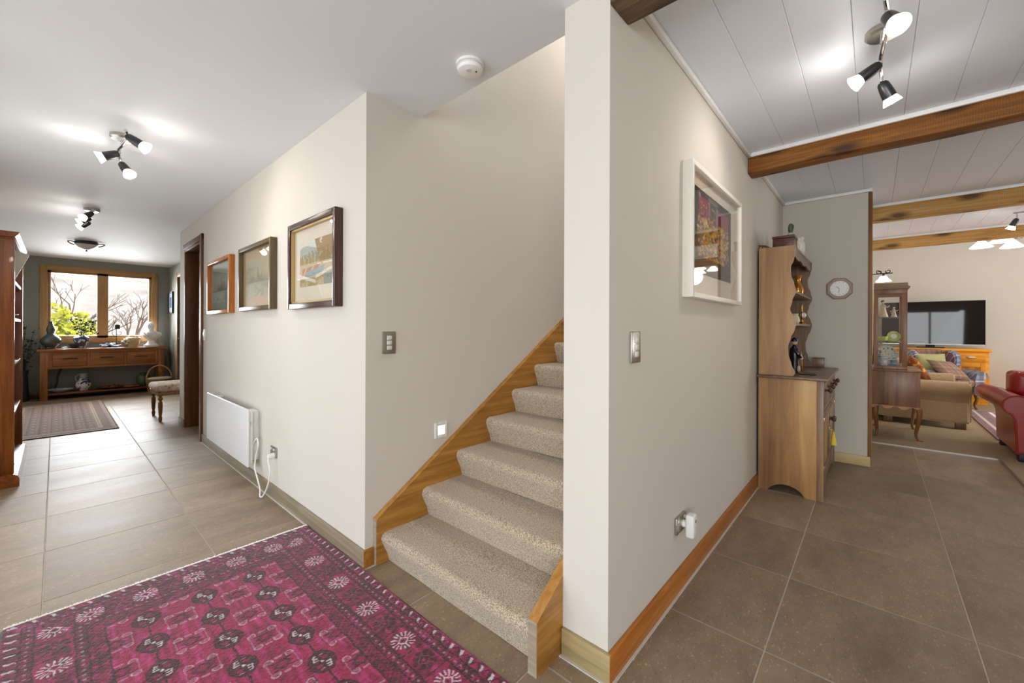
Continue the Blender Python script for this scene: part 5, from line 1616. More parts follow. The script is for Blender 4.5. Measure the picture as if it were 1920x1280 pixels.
ya, yb = dy0+.026, dy1-.046
part(bx(dx0, ya, .864, dx0+.012, yb, 1.80), 'hutch_back', W_DRESSY, t)
part(bx(dx0+.012, ya, 1.470, -.430, yb, 1.488, bev=.002), 'shelf', W_DRESSY, t)
part(bx(dx0+.012, ya, 1.230, -.430, yb, 1.248, bev=.002), 'shelf', W_DRESSY, t)
part(bx(dx0, ya, 1.795, -.432, yb, 1.815, bev=.002), 'hutch_top', W_DRESSY, t)
n = 48
pts = [(ya, 1.794), (yb, 1.794)]
pts += [(yb-(yb-ya)*q/n, 1.742-.018*abs(math.sin(3*math.pi*q/n))) for q in range(n+1)]
part(B().prism(pts, 'X', -.447, -.434), 'frieze', W_DRESSY, t)
tas = thing('tassel', 'yellow tassel hanging from the key of the dresser door', 'tassel', (-.235, ymid-.03, .30))
part(B().tube([(-.261, ymid-.031, .42), (-.240, ymid-.031, .417), (-.236, ymid-.031, .395)], .0025, seg=6), 'cord', mat('yellow_silk', '#e8cf3e', rough=.7), tas)
b = B().lathe([(0, .40), (.008, .398), (.010, .388), (.007, .380), (.013, .36), (.019, .31), (.021, .300), (0, .303)], (-.236, ymid-.031, 0), 14)
part(b, 'skirt', MATS['yellow_silk'], tas)
# small box on the worktop by the far side
t = thing('box', 'small plain wooden box on the dresser worktop beside its far wavy side', 'box', (-.38, 4.585, dh))
part(bx(-.418, 4.60, dh, -.335, 4.63, dh+.078, bev=.003), 'body', W_DRS, t)
part(bx(-.421, 4.597, dh+.078, -.332, 4.633, dh+.086, bev=.002), 'lid', W_DRS, t)
HT = 1.815
# on top of the hutch
t = thing('box', 'dark carved wooden box on top of the dresser', 'box', (-.50, 3.66, HT))
part(bx(-.575, 3.595, HT, -.440, 3.76, HT+.066, bev=.004), 'body', mat('carved_dark_wood', '#4a2416', rough=.4, var=.5, vscale=22, bump=.5, bscale=30), t)
part(bx(-.579, 3.591, HT+.066, -.436, 3.764, HT+.084, bev=.005), 'lid', mat('carved_lid', '#55291a', rough=.4, var=.4, vscale=22), t)
t = thing('cactus_ornament', 'small green cactus-shaped ornament standing on the carved box', 'ornament', (-.47, 3.66, HT+.084))
M_CAC = mat('cactus_green', '#4a563f', rough=.5, var=.3, vscale=30)
part(B().lathe([(0, HT+.084), (.018, HT+.084), (.020, HT+.10), (.015, HT+.11)], (-.47, 3.66, 0), 14), 'pot', mat('pale_pot', '#a7a898', rough=.5), t)
b = B().lathe([(.010, HT+.105), (.017, HT+.125), (.018, HT+.155), (.012, HT+.175), (0, HT+.182)], (-.47, 3.66, 0), 12)
b.ball((-.456, 3.65, HT+.150), .012, 2, .8, .8, 1.5)
part(b, 'stem', M_CAC, t)
t = thing('woven_ornament', 'small brown openwork ornament at the wall end of the dresser top', 'ornament', (-.645, 3.64, HT))
b = B()
for q in range(3):
    b.tube([(-.655+.014*q+.012*math.cos(a), 3.62+.02*q, HT+.014+.012*math.sin(a)) for a in [2*math.pi*k/12 for k in range(13)]], .0035, seg=6, caps=False)
b.tube([(-.665, 3.60, HT+.03), (-.63, 3.63, HT+.028), (-.595, 3.66, HT+.008)], .006, seg=6)
part(b, 'rings', mat('brown_cane', '#6a4f34', rough=.7), t)
M_PARIAN = mat('parian_white', '#e4ded4', rough=.45)
for k, (x, y, h_, lb) in enumerate(((-.462, 3.93, .105, 'white wing-shaped ornament, nearer of two on the dresser top'), (-.462, 4.12, .15, 'taller white bird-like ornament, further of two on the dresser top'))):
    t = thing('bird_ornament', lb, 'ornament', (x, y, HT), 0, 'white ornaments on the dresser top')
    part(B().lathe([(0, HT), (.030, HT), (.028, HT+.012), (.012, HT+.02)], (x, y, 0), 16), 'base', M_PARIAN, t)
    b = B().ball((x, y, HT+h_*.5), 1, 2, .026, .034, h_*.42)
    b.ball((x+.012, y-.02, HT+h_*.93), .016, 2)
    part(b, 'body', M_PARIAN, t)
    for s in (-1, 1):
        part(B().ball((x+.010, y+s*.030, HT+h_*.48), 1, 2, .020, .012, h_*.40), 'wing', M_PARIAN, t)
# on the shelves
t = thing('jug', 'copper jug with a flared neck on the upper dresser shelf', 'jug', (-.50, 4.15, 1.488))
part(B().lathe([(0, 1.488), (.030, 1.488), (.040, 1.51), (.043, 1.535), (.034, 1.57), (.018, 1.60), (.020, 1.63), (.036, 1.66), (.032, 1.66), (.015, 1.62)], (-.488, 4.20, 0), 24), 'body', mat('copper_lustre', '#c8863a', rough=.2, metal=.6), t)
part(B().tube(spline([(-.488, 4.235, 1.65), (-.488, 4.27, 1.63), (-.488, 4.27, 1.58), (-.488, 4.24, 1.55)]), .005, seg=8), 'handle', MATS['copper_lustre'], t)
tag(B().lathe([(0, 1.248), (.025, 1.248), (.034, 1.27), (.030, 1.30), (.022, 1.315), (.026, 1.33), (.022, 1.33), (.016, 1.31)], (-.478, 3.96, 0), 20).out('vase', mat('cream_vase', '#d8cba6', rough=.3)), 'little cream vase on the middle dresser shelf', 'vase')
t = thing('globe_ornament', 'small brass stand holding a pale globe on the middle dresser shelf', 'ornament', (-.475, 4.38, 1.248))
part(B().lathe([(0, 1.248), (.028, 1.248), (.026, 1.256), (.008, 1.268), (.006, 1.29)], (-.475, 4.38, 0), 18), 'base', P_BRASS, t)
part(B().tube(spline([(-.475, 4.38, 1.285), (-.475, 4.355, 1.31), (-.475, 4.35, 1.345), (-.475, 4.375, 1.375)]), .004, seg=8), 'arm', P_BRASS, t)
part(B().cyl((-.475, 4.36, 1.355), (-.475, 4.36, 1.42), .004), 'spike', P_BRASS, t)
part(B().ball((-.470, 4.385, 1.328), .026, 2), 'globe', mat('pearl_globe', '#dfe4e6', rough=.2), t)
t = thing('plate', 'dark red plate standing on edge on the dresser worktop behind the figurine', 'plate', (-.60, 3.87, dh))
M = Matrix.Translation((-.590, 3.83, dh+.118)) @ Matrix.Rotation(math.radians(80), 4, 'Y')
part(B().lathe([(0, 0), (.06, .002), (.115, .012), (.116, .017), (.06, .008), (0, .006)], seg=32, M=M), 'dish', mat('red_lacquer', '#8e2a16', rough=.25), t)
part(bx(-.64, 3.80, dh, -.585, 3.86, dh+.010), 'stand', P_BLACK, t)
t = thing('figurine', 'dark robed figurine with pale face and hands on the dresser worktop', 'figurine', (-.465, 3.86, dh))
M_ROBE = mat('black_robe', '#14121a', rough=.3, var=.3, vscale=20)
fx, fy = -.468, 3.86
part(B().lathe([(0, dh), (.036, dh), (.036, dh+.014), (.030, dh+.018)], (fx, fy, 0), 20), 'base', mat('dark_green_base', '#142420', rough=.4), t)
part(B().lathe([(.030, dh+.016), (.034, dh+.05), (.030, dh+.10), (.036, dh+.15), (.030, dh+.19), (.013, dh+.212), (.012, dh+.222)], (fx, fy, 0), 20), 'robe', M_ROBE, t)
part(B().ball((fx, fy, dh+.240), 1, 2, .020, .019, .024), 'head', mat('ivory_skin', '#caa984', rough=.4), t)
part(B().lathe([(.024, dh+.246), (.022, dh+.262), (.010, dh+.275), (0, dh+.278)], (fx, fy, 0), 16), 'hat', M_ROBE, t)
part(B().tube(spline([(fx, fy-.03, dh+.185), (fx+.03, fy-.035, dh+.150), (fx+.042, fy-.012, dh+.125)]), [.014]*16+[.011], seg=8), 'sleeve', M_ROBE, t)
part(B().ball((fx+.046, fy-.006, dh+.118), 1, 2, .011, .010, .016), 'hand', MATS['ivory_skin'], t)
part(B().ball((fx+.030, fy-.02, dh+.035), 1, 2, .012, .012, .028), 'hem', MATS['ivory_skin'], t)
part(B().cyl((fx+.050, fy+.02, dh+.02), (fx+.044, fy-.005, dh+.17), .004, seg=8), 'staff', P_BRASS, t)
tag(B().lathe([(0, dh), (.045, dh), (.060, dh+.006), (.058, dh+.009), (.04, dh+.004), (0, dh+.004)], (-.375, 3.78, 0), 24).out('coaster', mat('dark_coaster', '#4d443c', rough=.4)), 'small dark dish on the dresser worktop in front of the figurine', 'coaster')

# ================================================================== WALL CLOCK
cx_, cz_, cy_ = -.238, 1.575, 4.7499
t = thing('wall_clock', 'octagonal brown-framed clock with a white oval dial on the end wall', 'clock', (cx_, cy_, cz_-.09))
W_, H_ = .092, .094
oc = [(W_*.46, H_), (-W_*.46, H_), (-W_, H_*.46), (-W_, -H_*.46), (-W_*.46, -H_), (W_*.46, -H_), (W_, -H_*.46), (W_, H_*.46)]
part(B().prism([(cx_+a, cz_+c_) for a, c_ in oc], 'Y', cy_-.018, cy_), 'backplate', wood('clock_wood', '#5c3a28', '#7a5340', '#93705a', 'X', rough=.4), t, smooth=False)
part(B().prism([(cx_+a*.93, cz_+c_*.93) for a, c_ in oc], 'Y', cy_-.024, cy_-.018), 'front_rim', mat('clock_taupe', '#a38d7d', rough=.4), t, smooth=False)
M = Matrix.Translation((cx_, cy_-.024, cz_)) @ Matrix.Rotation(math.pi/2, 4, 'X')
part(B().lathe([(0, .004), (.066, .004), (.069, 0)], seg=36, M=M, sy=1.0), 'dial', mat('dial_white', '#f4f6f4', rough=.35), t)
b = B()
for k in range(12):
    a = k*math.pi/6
    p = Vector((cx_+.056*math.sin(a), cy_-.0282, cz_+.056*math.cos(a)))
    b.cyl(p, p+Vector((0, -.0006, 0)), .0026, seg=8)
part(b, 'hour_marks', P_IRON, t)
part(B().tube([(cx_, cy_-.0295, cz_), (cx_-.022, cy_-.0295, cz_+.020)], .0018, seg=6), 'hour_hand', P_BLACK, t)
part(B().tube([(cx_, cy_-.0300, cz_), (cx_-.006, cy_-.0300, cz_-.040)], .0014, seg=6), 'minute_hand', P_BLACK, t)

# ================================================================== LIVING ROOM
# gilt framed picture seen edge-on on the left wall
xw = -.0399
t = thing('framed_picture', 'gold-framed picture seen edge-on on the living room wall behind the corner post', 'picture', (xw, 5.65, 1.0))
W_GILT = mat('gilt', '#d9a94e', rough=.35, metal=.5)
for (a0, c0, a1, c1) in ((5.30, .95, 5.35, 1.60), (5.95, .95, 6.0, 1.60), (5.35, .95, 5.95, 1.0), (5.35, 1.55, 5.95, 1.60)):
    part(bx(xw, a0, c0, xw+.028, a1, c1, bev=.003), 'frame_rail', W_GILT, t)
part(bx(xw+.002, 5.35, 1.0, xw+.012, 5.95, 1.55), 'painting', mat('brown_print', '#8a7a52', rough=.6, var=.4, vscale=10), t, smooth=False)
# wall sconce
t = thing('wall_sconce', 'scrolled iron wall light with a glowing glass shade above the display cabinet', 'wall light', (-.04, 7.0, 1.93))
part(B().cyl((-.04, 7.0, 1.925), (-.025, 7.0, 1.925), .045, seg=20), 'wall_plate', P_IRON, t)
part(B().tube([(-.03, 7.0, 1.915), (.17, 7.0, 1.918)], .0065, seg=8), 'arm', P_IRON, t)
sc = []
for q in range(22):
    a = q/21*2*math.pi*1.15; r_ = .008+.022*q/21
    sc.append((.045-r_*math.cos(a), 7.0, 1.94+r_*math.sin(a)))
part(B().tube(sc+[(.07, 7.0, 1.925)], .005, seg=6), 'scroll', P_IRON, t)
sc = [(.13-(.008+.018*q/21)*math.cos(q/21*6.6), 7.0, 1.945+(.008+.018*q/21)*math.sin(q/21*6.6)) for q in range(22)]
part(B().tube(sc+[(.105, 7.0, 1.92)], .005, seg=6), 'scroll', P_IRON, t)
M_SHADE = mat('shade_glow', '#ffffff', rough=.3, emit='#fff1df', estr=3.2)
part(B().lathe([(.030, 1.885), (.034, 1.875), (.050, 1.850), (.078, 1.818), (.075, 1.816), (.046, 1.846), (.028, 1.878)], (.085, 7.0, 0), 24), 'glass_shade', M_SHADE, t)
part(B().cyl((.085, 7.0, 1.915), (.085, 7.0, 1.88), .012, seg=12), 'lamp_holder', P_IRON, t)
lamp('sconce_bulb', 'POINT', (.085, 7.0, 1.80), 5, (1, .86, .68), shadow_soft_size=.04)
# chandelier: rod from the high ceiling, five glass shades
t = thing('chandelier', 'chandelier of white glass shades glimpsed under the furthest beam', 'chandelier', (1.45, 8.6, 2.3))
part(B().cyl((1.45, 8.6, 3.70), (1.45, 8.6, 2.50), .008, seg=10), 'rod', P_IRON, t)
part(B().lathe([(0, 2.42), (.03, 2.44), (.04, 2.50), (.02, 2.56), (.008, 2.58)], (1.45, 8.6, 0), 18), 'hub', P_IRON, t)
for k in range(5):
    a = 2*math.pi*k/5+2.85
    ca, sa = math.cos(a), math.sin(a)
    R_ = .34
    part(B().tube(spline([(1.45+.03*ca, 8.6+.03*sa, 2.50), (1.45+.16*ca, 8.6+.16*sa, 2.46), (1.45+.30*ca, 8.6+.30*sa, 2.52), (1.45+R_*ca, 8.6+R_*sa, 2.47)]), .007, seg=8), 'arm', P_IRON, t)
    part(B().lathe([(.028, 2.465), (.045, 2.45), (.075, 2.415), (.118, 2.370), (.114, 2.368), (.07, 2.408), (.03, 2.455)], (1.45+R_*ca, 8.6+R_*sa, 0), 24), 'glass_shade', M_SHADE, t)
lamp('chandelier_bulb', 'POINT', (1.45, 8.6, 2.25), 12, (1, .95, .89), shadow_soft_size=.15)

# display cabinet
t = thing('display_cabinet', 'small mahogany display cabinet with glass sides on curved legs', 'cabinet', (.17, 6.5, 0))
vy0, vy1 = 6.14, 6.86
vx0, vx1, ux1 = -.018, .372, .268
for x in (vx0+.04, vx1-.03):
    for y in (vy0+.035, vy1-.035):
        s = -1 if x < .1 else 1
        sy_ = -1 if y < 6.4 else 1
        ss = s if x > .1 else 0.4*s
        p = [(x+ss*.016, y+sy_*.016, .355), (x+ss*.020, y+sy_*.018, .28), (x+ss*.006, y+sy_*.006, .16), (x-ss*.004, y-sy_*.002, .07), (x+ss*.012, y+sy_*.012, .018), (x+ss*.026, y+sy_*.022, .008)]
        sp = spline(p, 5); n = len(sp)
        rad = [.027-.015*min(1, i/(n*.62)) if i < n*.75 else .012+.006*(i-n*.75)/(n*.25) for i in range(n)]
        b = B().tube(sp, rad, seg=10); b.ball((x+ss*.022, y+sy_*.020, .013), .024, 2, 1.1, 1.1, .54)
        part(b, 'leg', W_LEG, t)
part(bx(vx0, vy0, .365, vx1-.004, vy1, .745, bev=.004), 'lower_case', W_MAHOG, t)
# shaped apron
n = 30
for (axis, a0, a1, q0) in (('Y', vx0, vx1, vy0-.004), ('Y', vx0, vx1, vy1-.012)):
    pts = [(a0, .368), (a1, .368)]+[(a1-(a1-a0)*k/n, .335-.018*math.cos(2*math.pi*3*k/n)+.012) for k in range(n+1)]
    part(B().prism(pts, 'Y', q0, q0+.016), 'apron', wood('apron_wood', '#8a5a2a', '#a8743a', '#bd8d50', 'X', rough=.3), t)
pts = [(vy0, .368), (vy1, .368)]+[(vy1-(vy1-vy0)*k/n, .335-.018*math.cos(2*math.pi*4*k/n)+.012) for k in range(n+1)]
part(B().prism(pts, 'X', vx1-.012, vx1+.002), 'apron', MATS['apron_wood'], t)
part(bx(vx0-.008, vy0-.010, .745, vx1+.010, vy1+.010, .765, bev=.006), 'case_top', W_MAHOG, t)
part(bx(vx0+.012, vy0+.01, .765, ux1, vy1-.01, .80, bev=.002), 'plinth', W_MAHOG, t)
UX0, UZ1 = vx0+.014, 1.655
for x0, x1 in ((UX0, UX0+.036), (ux1-.042, ux1)):
    for y0, y1 in ((vy0+.012, vy0+.042), (vy1-.042, vy1-.012)):
        part(bx(x0, y0, .80, x1, y1, UZ1-.05, bev=.002), 'post', W_MAHOG, t)
part(bx(UX0, vy0+.012, UZ1-.05, ux1, vy1-.012, UZ1, bev=.002), 'top_frame', W_MAHOG, t)
b = B().prism([(UX0-.002, UZ1), (ux1+.004, UZ1), (ux1+.022, UZ1+.012), (ux1+.022, UZ1+.022), (ux1+.006, UZ1+.028), (ux1+.002, UZ1+.062), (UX0, UZ1+.068)], 'Y', vy0+.002, vy1-.002)
part(b, 'cornice', wood('cornice_wood', '#6a4a24', '#846032', '#9a7846', 'X', rough=.35), t)
for y in (vy0+.025, vy1-.027):
    part(bx(UX0+.036, y, .80, ux1-.042, y+.003, UZ1-.05), 'side_pane', G_CLEAR, t, smooth=False)
part(bx(ux1-.02, vy0+.042, .80, ux1-.017, vy1-.042, UZ1-.05), 'front_pane', G_CLEAR, t, smooth=False)
G_SHELF = mat('shelf_glass_edge', '#9db8b0', rough=.1, trans=.6)
VS = [.80, 1.068, 1.345]
for z in VS[1:]:
    part(bx(UX0+.012, vy0+.045, z-.007, ux1-.045, vy1-.045, z), 'glass_shelf', G_SHELF, t, smooth=False)
# contents
M_FIGS = mat('figurine_glaze', '#d9c6ac', rough=.25, var=.2, vscale=30)
def mini_figure(x, y, z, h, lb, dark=False):
    t = thing('figurine', lb, 'figurine', (x, y, z))
    m = mat('figurine_dark', '#2c2624', rough=.3) if dark else M_FIGS
    part(B().lathe([(0, z), (h*.20, z), (h*.22, z+h*.06), (h*.15, z+h*.3), (h*.10, z+h*.52), (h*.14, z+h*.66), (h*.05, z+h*.76)], (x, y, 0), 16), 'gown', m, t)
    part(B().ball((x, y, z+h*.86), h*.085, 2), 'head', M_FIGS, t)
    part(B().ball((x-.004, y+.004, z+h*.91), h*.09, 2, 1, 1, .8), 'hair', mat('hair_brown', '#4a3a30', rough=.5), t)
    part(B().tube(spline([(x, y-.01, z+h*.66), (x+h*.16, y-.015, z+h*.58), (x+h*.26, y-.02, z+h*.66)]), h*.035, seg=8), 'arm', M_FIGS, t)
    return t
mini_figure(.075, 6.30, VS[2], .20, 'taller cream figurine with raised arm on the top shelf of the display cabinet')
mini_figure(.165, 6.34, VS[2], .125, 'shorter kneeling cream figurine on the top shelf of the display cabinet')
mini_figure(.140, 6.42, VS[2], .085, 'small black and cream figurine between the two on the display cabinet top shelf', True)
M_LIME = mat('lime_china', '#c3cf7a', rough=.2)
def cup(x, y, z, r_, lb):
    t = thing('teacup', lb, 'cup', (x, y, z))
    part(B().lathe([(0, z), (r_*.5, z), (r_*.9, z+r_*.5), (r_, z+r_*1.2), (r_*.94, z+r_*1.2), (r_*.8, z+r_*.5), (0, z+r_*.1)], (x, y, 0), 24), 'bowl', M_LIME, t)
    part(B().tube(spline([(x+r_*.9, y, z+r_*1.05), (x+r_*1.45, y, z+r_*1.0), (x+r_*1.4, y, z+r_*.5), (x+r_*.85, y, z+r_*.4)]), r_*.10, seg=8), 'handle', M_LIME, t)
cup(.070, 6.28, VS[1], .050, 'pale green teacup on the middle shelf of the display cabinet')
t = thing('saucer', 'pale green saucer propped upright behind the teacup in the display cabinet', 'saucer', (.16, 6.40, VS[1]))
M = Matrix.Translation((.165, 6.36, VS[1]+.060)) @ Matrix.Rotation(math.radians(72), 4, 'X')
part(B().lathe([(0, 0), (.03, .001), (.058, .010), (.057, .014), (.03, .006), (0, .005)], seg=28, M=M), 'dish', M_LIME, t)
part(B().lathe([(0, .0056), (.028, .0062), (.028, .0072), (0, .0066)], seg=24, M=M), 'well', P_WHITE, t)
tag(B().lathe([(0, VS[1]), (.03, VS[1]), (.06, VS[1]+.010), (.058, VS[1]+.014), (.03, VS[1]+.006), (0, VS[1]+.006)], (.155, 6.24, 0), 24).out('saucer', M_LIME), 'pale green saucer lying flat at the front of the display cabinet middle shelf', 'saucer')
t = thing('plate', 'floral china plate standing at the bottom of the display cabinet', 'plate', (.10, 6.42, VS[0]))
M = Matrix.Translation((.10, 6.44, VS[0]+.112)) @ Matrix.Rotation(math.radians(80), 4, 'X')
part(B().lathe([(0, 0), (.06, .002), (.108, .014), (.107, .019), (.06, .008), (0, .006)], seg=32, M=M), 'dish', floral('floral_china', '#dcdccf', '#8a6a72', '#8f9a78', 34), t)
for k, (x, y, w_, h_, c_, lb) in enumerate(((.035, 6.26, .030, .13, '#41627a', 'teal box leaning at the left of the display cabinet bottom'), (.085, 6.27, .050, .10, '#b9c2c4', 'pale grey box in the middle of the display cabinet bottom'), (.165, 6.28, .055, .062, '#5d7f9c', 'blue box at the right of the display cabinet bottom'))):
    t = thing('trinket_box', lb, 'box', (x, y, VS[0]), 0, 'boxes in the display cabinet')
    part(bx(x-w_/2, y-.03, VS[0], x+w_/2, y+.03, VS[0]+h_*.75, bev=.003), 'body', mat('trinket_'+c_, c_, rough=.3), t)
    part(bx(x-w_/2-.002, y-.032, VS[0]+h_*.75, x+w_/2+.002, y+.032, VS[0]+h_, bev=.003), 'lid', mat('trinket_'+c_, c_, rough=.3), t)

# beige sofa: faces the television wall side (+x), its end towards the camera
M_BEIGE = mat('beige_chenille', '#a38a68', rough=.95, var=.08, vscale=60, sheen=.35, bump=.15, bscale=200)
t = thing('sofa', 'beige upholstered sofa with rolled arms beside the display cabinet', 'sofa', (.45, 8.0, .012))
cz = .012
W_BLK = wood('sofa_foot', '#4a3018', '#64431f', '#7a5428', 'Z', rough=.4)
sxx0, sxx1, syy0, syy1 = .03, .86, 7.16, 8.64
part(bx(sxx0, syy0+.02, .10, sxx1-.02, syy1-.02, .34, bev=.02, seg=3), 'base', M_BEIGE, t)
def rolled_arm(y_out, sgn):
    yi = y_out+sgn*.20
    pts = [(y_out+sgn*.03, .09), (y_out+sgn*.025, .38)]
    c_ = (y_out+sgn*.085, .475); r_ = .105
    for a in range(215, -40, -15):
        aa = math.radians(a)
        pts.append((c_[0]-sgn*(-math.cos(aa))*r_, c_[1]+math.sin(aa)*r_))
    pts += [(yi, .40), (yi, .09)]
    b = B().prism(pts, 'X', sxx0, sxx1)
    bmesh.ops.bevel(b.bm, geom=[e for e in b.bm.edges if abs(e.verts[0].co.x-e.verts[1].co.x) < 1e-5], offset=.02, segments=3, affect='EDGES')
    return part(b, 'arm', M_BEIGE, t, angle=60)
rolled_arm(syy0, 1); rolled_arm(syy1, -1)
for y0, y1 in ((7.36, 7.895), (7.905, 8.44)):
    part(bx(.22, y0, .34, .84, y1, .47, bev=.04, seg=4), 'seat_cushion', M_BEIGE, t)
    b = B().box(.10, y0, .44, .30, y1, .80, bev=.06, seg=4)
    part(b, 'back_cushion', M_BEIGE, t)
part(bx(sxx0, 7.20, .10, .14, 8.60, .74, bev=.04, seg=4), 'backrest', M_BEIGE, t)
for x in (.09, .73):
    for y in (7.20, 8.52):
        part(bx(x, y, cz, x+.09, y+.08, .105, bev=.006), 'foot', W_BLK, t)
def cushion(name, label, c, w_, h_, th, m, rot, group=None):
    o = B(); bm = o.bm
    N = 14
    def P(i, j, s):
        u, v = -1+2*i/N, -1+2*j/N
        e = (1-abs(u)**3)*(1-abs(v)**3)
        pin = 1-.10*(1-abs(v)**2)*(abs(u) > .999)-.10*0
        return (u*w_/2*(1-.07*(1-v*v)), v*h_/2*(1-.07*(1-u*u)), s*th/2*max(e, 0)**.55)
    gr = {}
    for s in (1, -1):
        for i in range(N+1):
            for j in range(N+1):
                if s == -1 and (i in (0, N) or j in (0, N)): gr[s, i, j] = gr[1, i, j]
                else: gr[s, i, j] = bm.verts.new(P(i, j, s))
    for s in (1, -1):
        for i in range(N):
            for j in range(N):
                f = (gr[s, i, j], gr[s, i+1, j], gr[s, i+1, j+1], gr[s, i, j+1])
                bm.faces.new(f if s == 1 else tuple(reversed(f)))
    ob = o.out(name, m, None, local=True, angle=180)
    ob.matrix_world = Matrix.Translation(c) @ rot
    ob.location = c; ob.rotation_euler = rot.to_euler()
    return tag(ob, label, 'cushion', group)
Rx = lambda a: Matrix.Rotation(math.radians(a), 4, 'X')
Ry = lambda a: Matrix.Rotation(math.radians(a), 4, 'Y')
Rz = lambda a: Matrix.Rotation(math.radians(a), 4, 'Z')
M_ORANGE = floral('rust_damask', '#8a4e1e', '#4f2010', '#d0a24c', 15)
cushion('cushion', 'rust and gold patterned cushion leaning in the near corner of the beige sofa', (.405, 7.53, .675), .44, .44, .15, M_ORANGE, Rz(12) @ Ry(62) @ Rz(90))
# wing chair
M_TART = tartan('tartan_blue', '#8f9bb0', [(6.2, .30, '#5a4f4c', .55, .1), (6.2, .07, '#8a3a42', .75, .55), (6.2, .10, '#d9dde8', .7, .72), (12.4, .06, '#3f4a80', .7, .3)])
M_TARTB = tartan('tartan_brown', '#8d7260', [(6.5, .28, '#6d5346', .55, .1), (6.5, .06, '#8a3238', .7, .5), (6.5, .05, '#b39c6a', .6, .75)])
t = thing('wing_chair', 'blue and brown tartan wing armchair in front of the pine cabinet', 'armchair', (.755, 9.26, .012), math.radians(26))
t.scale = (.9, .9, .97)
def lp(b, name, m, **k): return part(b, name, m, t, local=True, **k)
lp(bx(-.36, -.36, .24, .36, .34, .36, bev=.03, seg=3), 'seat_base', M_TARTB)
lp(bx(-.27, -.40, .35, .27, .22, .47, bev=.045, seg=4), 'seat_cushion', M_TARTB)
M = Matrix.Translation((0, .27, .40)) @ Rx(-12)
b = B().box(-.28, -.06, -.05, .28, .08, .50, bev=.05, seg=4)
for v in b.bm.verts:
    if v.co.z > .40: v.co.z += .05*max(0, 1-(v.co.x/.28)**2)
lp(b.xf(M), 'backrest', M_TARTB)
for s in (-1, 1):
    # wing
    pts = [(.30, .42), (.34, .86), (.20, .90), (.06, .87), (.00, .76), (.03, .64), (.12, .56), (.16, .42)]
    w_ = B().prism(pts, 'X', s*.24, s*.34)
    bmesh.ops.bevel(w_.bm, geom=list(w_.bm.edges), offset=.025, segments=3, affect='EDGES')
    lp(w_, 'wing', M_TART, angle=70)
    pts = [(s*.25, .24), (s*.36, .24), (s*.37, .48)]
    pts += [(s*(.34+.075*math.cos(math.radians(a))), .535+.065*math.sin(math.radians(a))) for a in range(-30, 200, 20)] + [(s*.25, .47)]
    w_ = B().prism(pts, 'Y', -.40, .24)
    lp(w_, 'arm', M_TART, angle=60)
for x in (-.30, .30):
    lp(B().tube(spline([(x, -.32, .25), (x*1.04, -.34, .18), (x*.98, -.325, .08), (x*1.02, -.35, .012)]), [.03]*8+[.022]*8+[.018]*8+[.022], seg=10), 'leg', W_LEG)
    lp(B().tube([(x, .28, .25), (x*1.02, .34, .0)], [.026, .018], seg=10), 'leg', W_LEG)
cushion('cushion', 'pale green square cushion on the tartan wing chair', (.68, 9.20, .665), .38, .36, .12, mat('sage_velvet', '#a9a873', rough=.9, sheen=.3), Rz(22) @ Rx(68))
cushion('cushion', 'brown tartan cushion on the wing chair in front of the green one', (.84, 9.02, .60), .42, .40, .11, M_TARTB, Rz(38) @ Rx(40) @ Ry(8))

# pine cabinet
t = thing('sideboard', 'honey-coloured pine cabinet with carved door panels under the television', 'sideboard', (.72, 10.1, .012))
px0, px1, py0, py1 = .06, 1.355, 9.80, 10.36
part(bx(px0, py0, .07, px1, py1, .855, bev=.004), 'carcass', W_PINE, t)
part(bx(px0+.01, py0+.01, .012, px1-.01, py1-.01, .07), 'plinth', W_PINE, t)
part(bx(px0-.03, py0-.035, .855, px1+.03, py1+.01, .90, bev=.012, seg=3), 'top', W_PINE, t)
cols_ = [(px0+.03, px0+.36), (px0+.40, px0+.88), (px0+.935, px1-.035)]
M_CARV = mat('carved_pine', '#a8682a', rough=.6, var=.5, vscale=24, bump=.9, bscale=26)
for k, (a, c_) in enumerate(cols_):
    d = part(bx(a, py0-.018, .70, c_, py0+.001, .825, bev=.004), 'drawer', W_PINE, t)
    M = Matrix.Translation(((a+c_)/2, py0-.018, .768)) @ Rx(90)
    part(B().lathe([(0, .028), (.03, .026), (.050, .012), (.055, 0)], seg=20, M=M, sy=.42), 'cup_handle', mat('pale_brass', '#d9d2b4', rough=.3, metal=.6), d)
    d = part(bx(a, py0-.008, .12, c_, py0+.001, .675, bev=.002), 'door', W_PINE, t)
    for (u0, z0, u1, z1) in ((a, .12, a+.06, .675), (c_-.06, .12, c_, .675), (a+.06, .12, c_-.06, .18), (a+.06, .615, c_-.06, .675), (a+.06, .445, c_-.06, .475)):
        part(bx(u0, py0-.020, z0, u1, py0, z1, bev=.004), 'door_rail', W_PINE, d)
    part(bx(a+.066, py0-.014, .48, c_-.066, py0, .61, bev=.004), 'carved_panel', M_CARV, d)
# television
t = thing('television', 'large black flat-screen television on the pine cabinet', 'television', (.74, 9.98, .90))
part(bx(.10, 9.945, .955, 1.335, 9.985, 1.690, bev=.004), 'casing', P_BLACK, t)
part(bx(.106, 9.9425, .968, 1.329, 9.9455, 1.684), 'screen', mat('screen_black', '#1a1613', rough=.03, spec=.25), t, smooth=False)
part(bx(.104, 9.941, .957, 1.331, 9.947, .967), 'bottom_trim', P_STEEL, t, smooth=False)
part(bx(.55, 9.87, .90, .88, 10.06, .914, bev=.004), 'stand_foot', P_BLACK, t)
part(bx(.66, 9.97, .91, .77, 10.00, 1.1, bev=.003), 'stand_neck', P_BLACK, t)

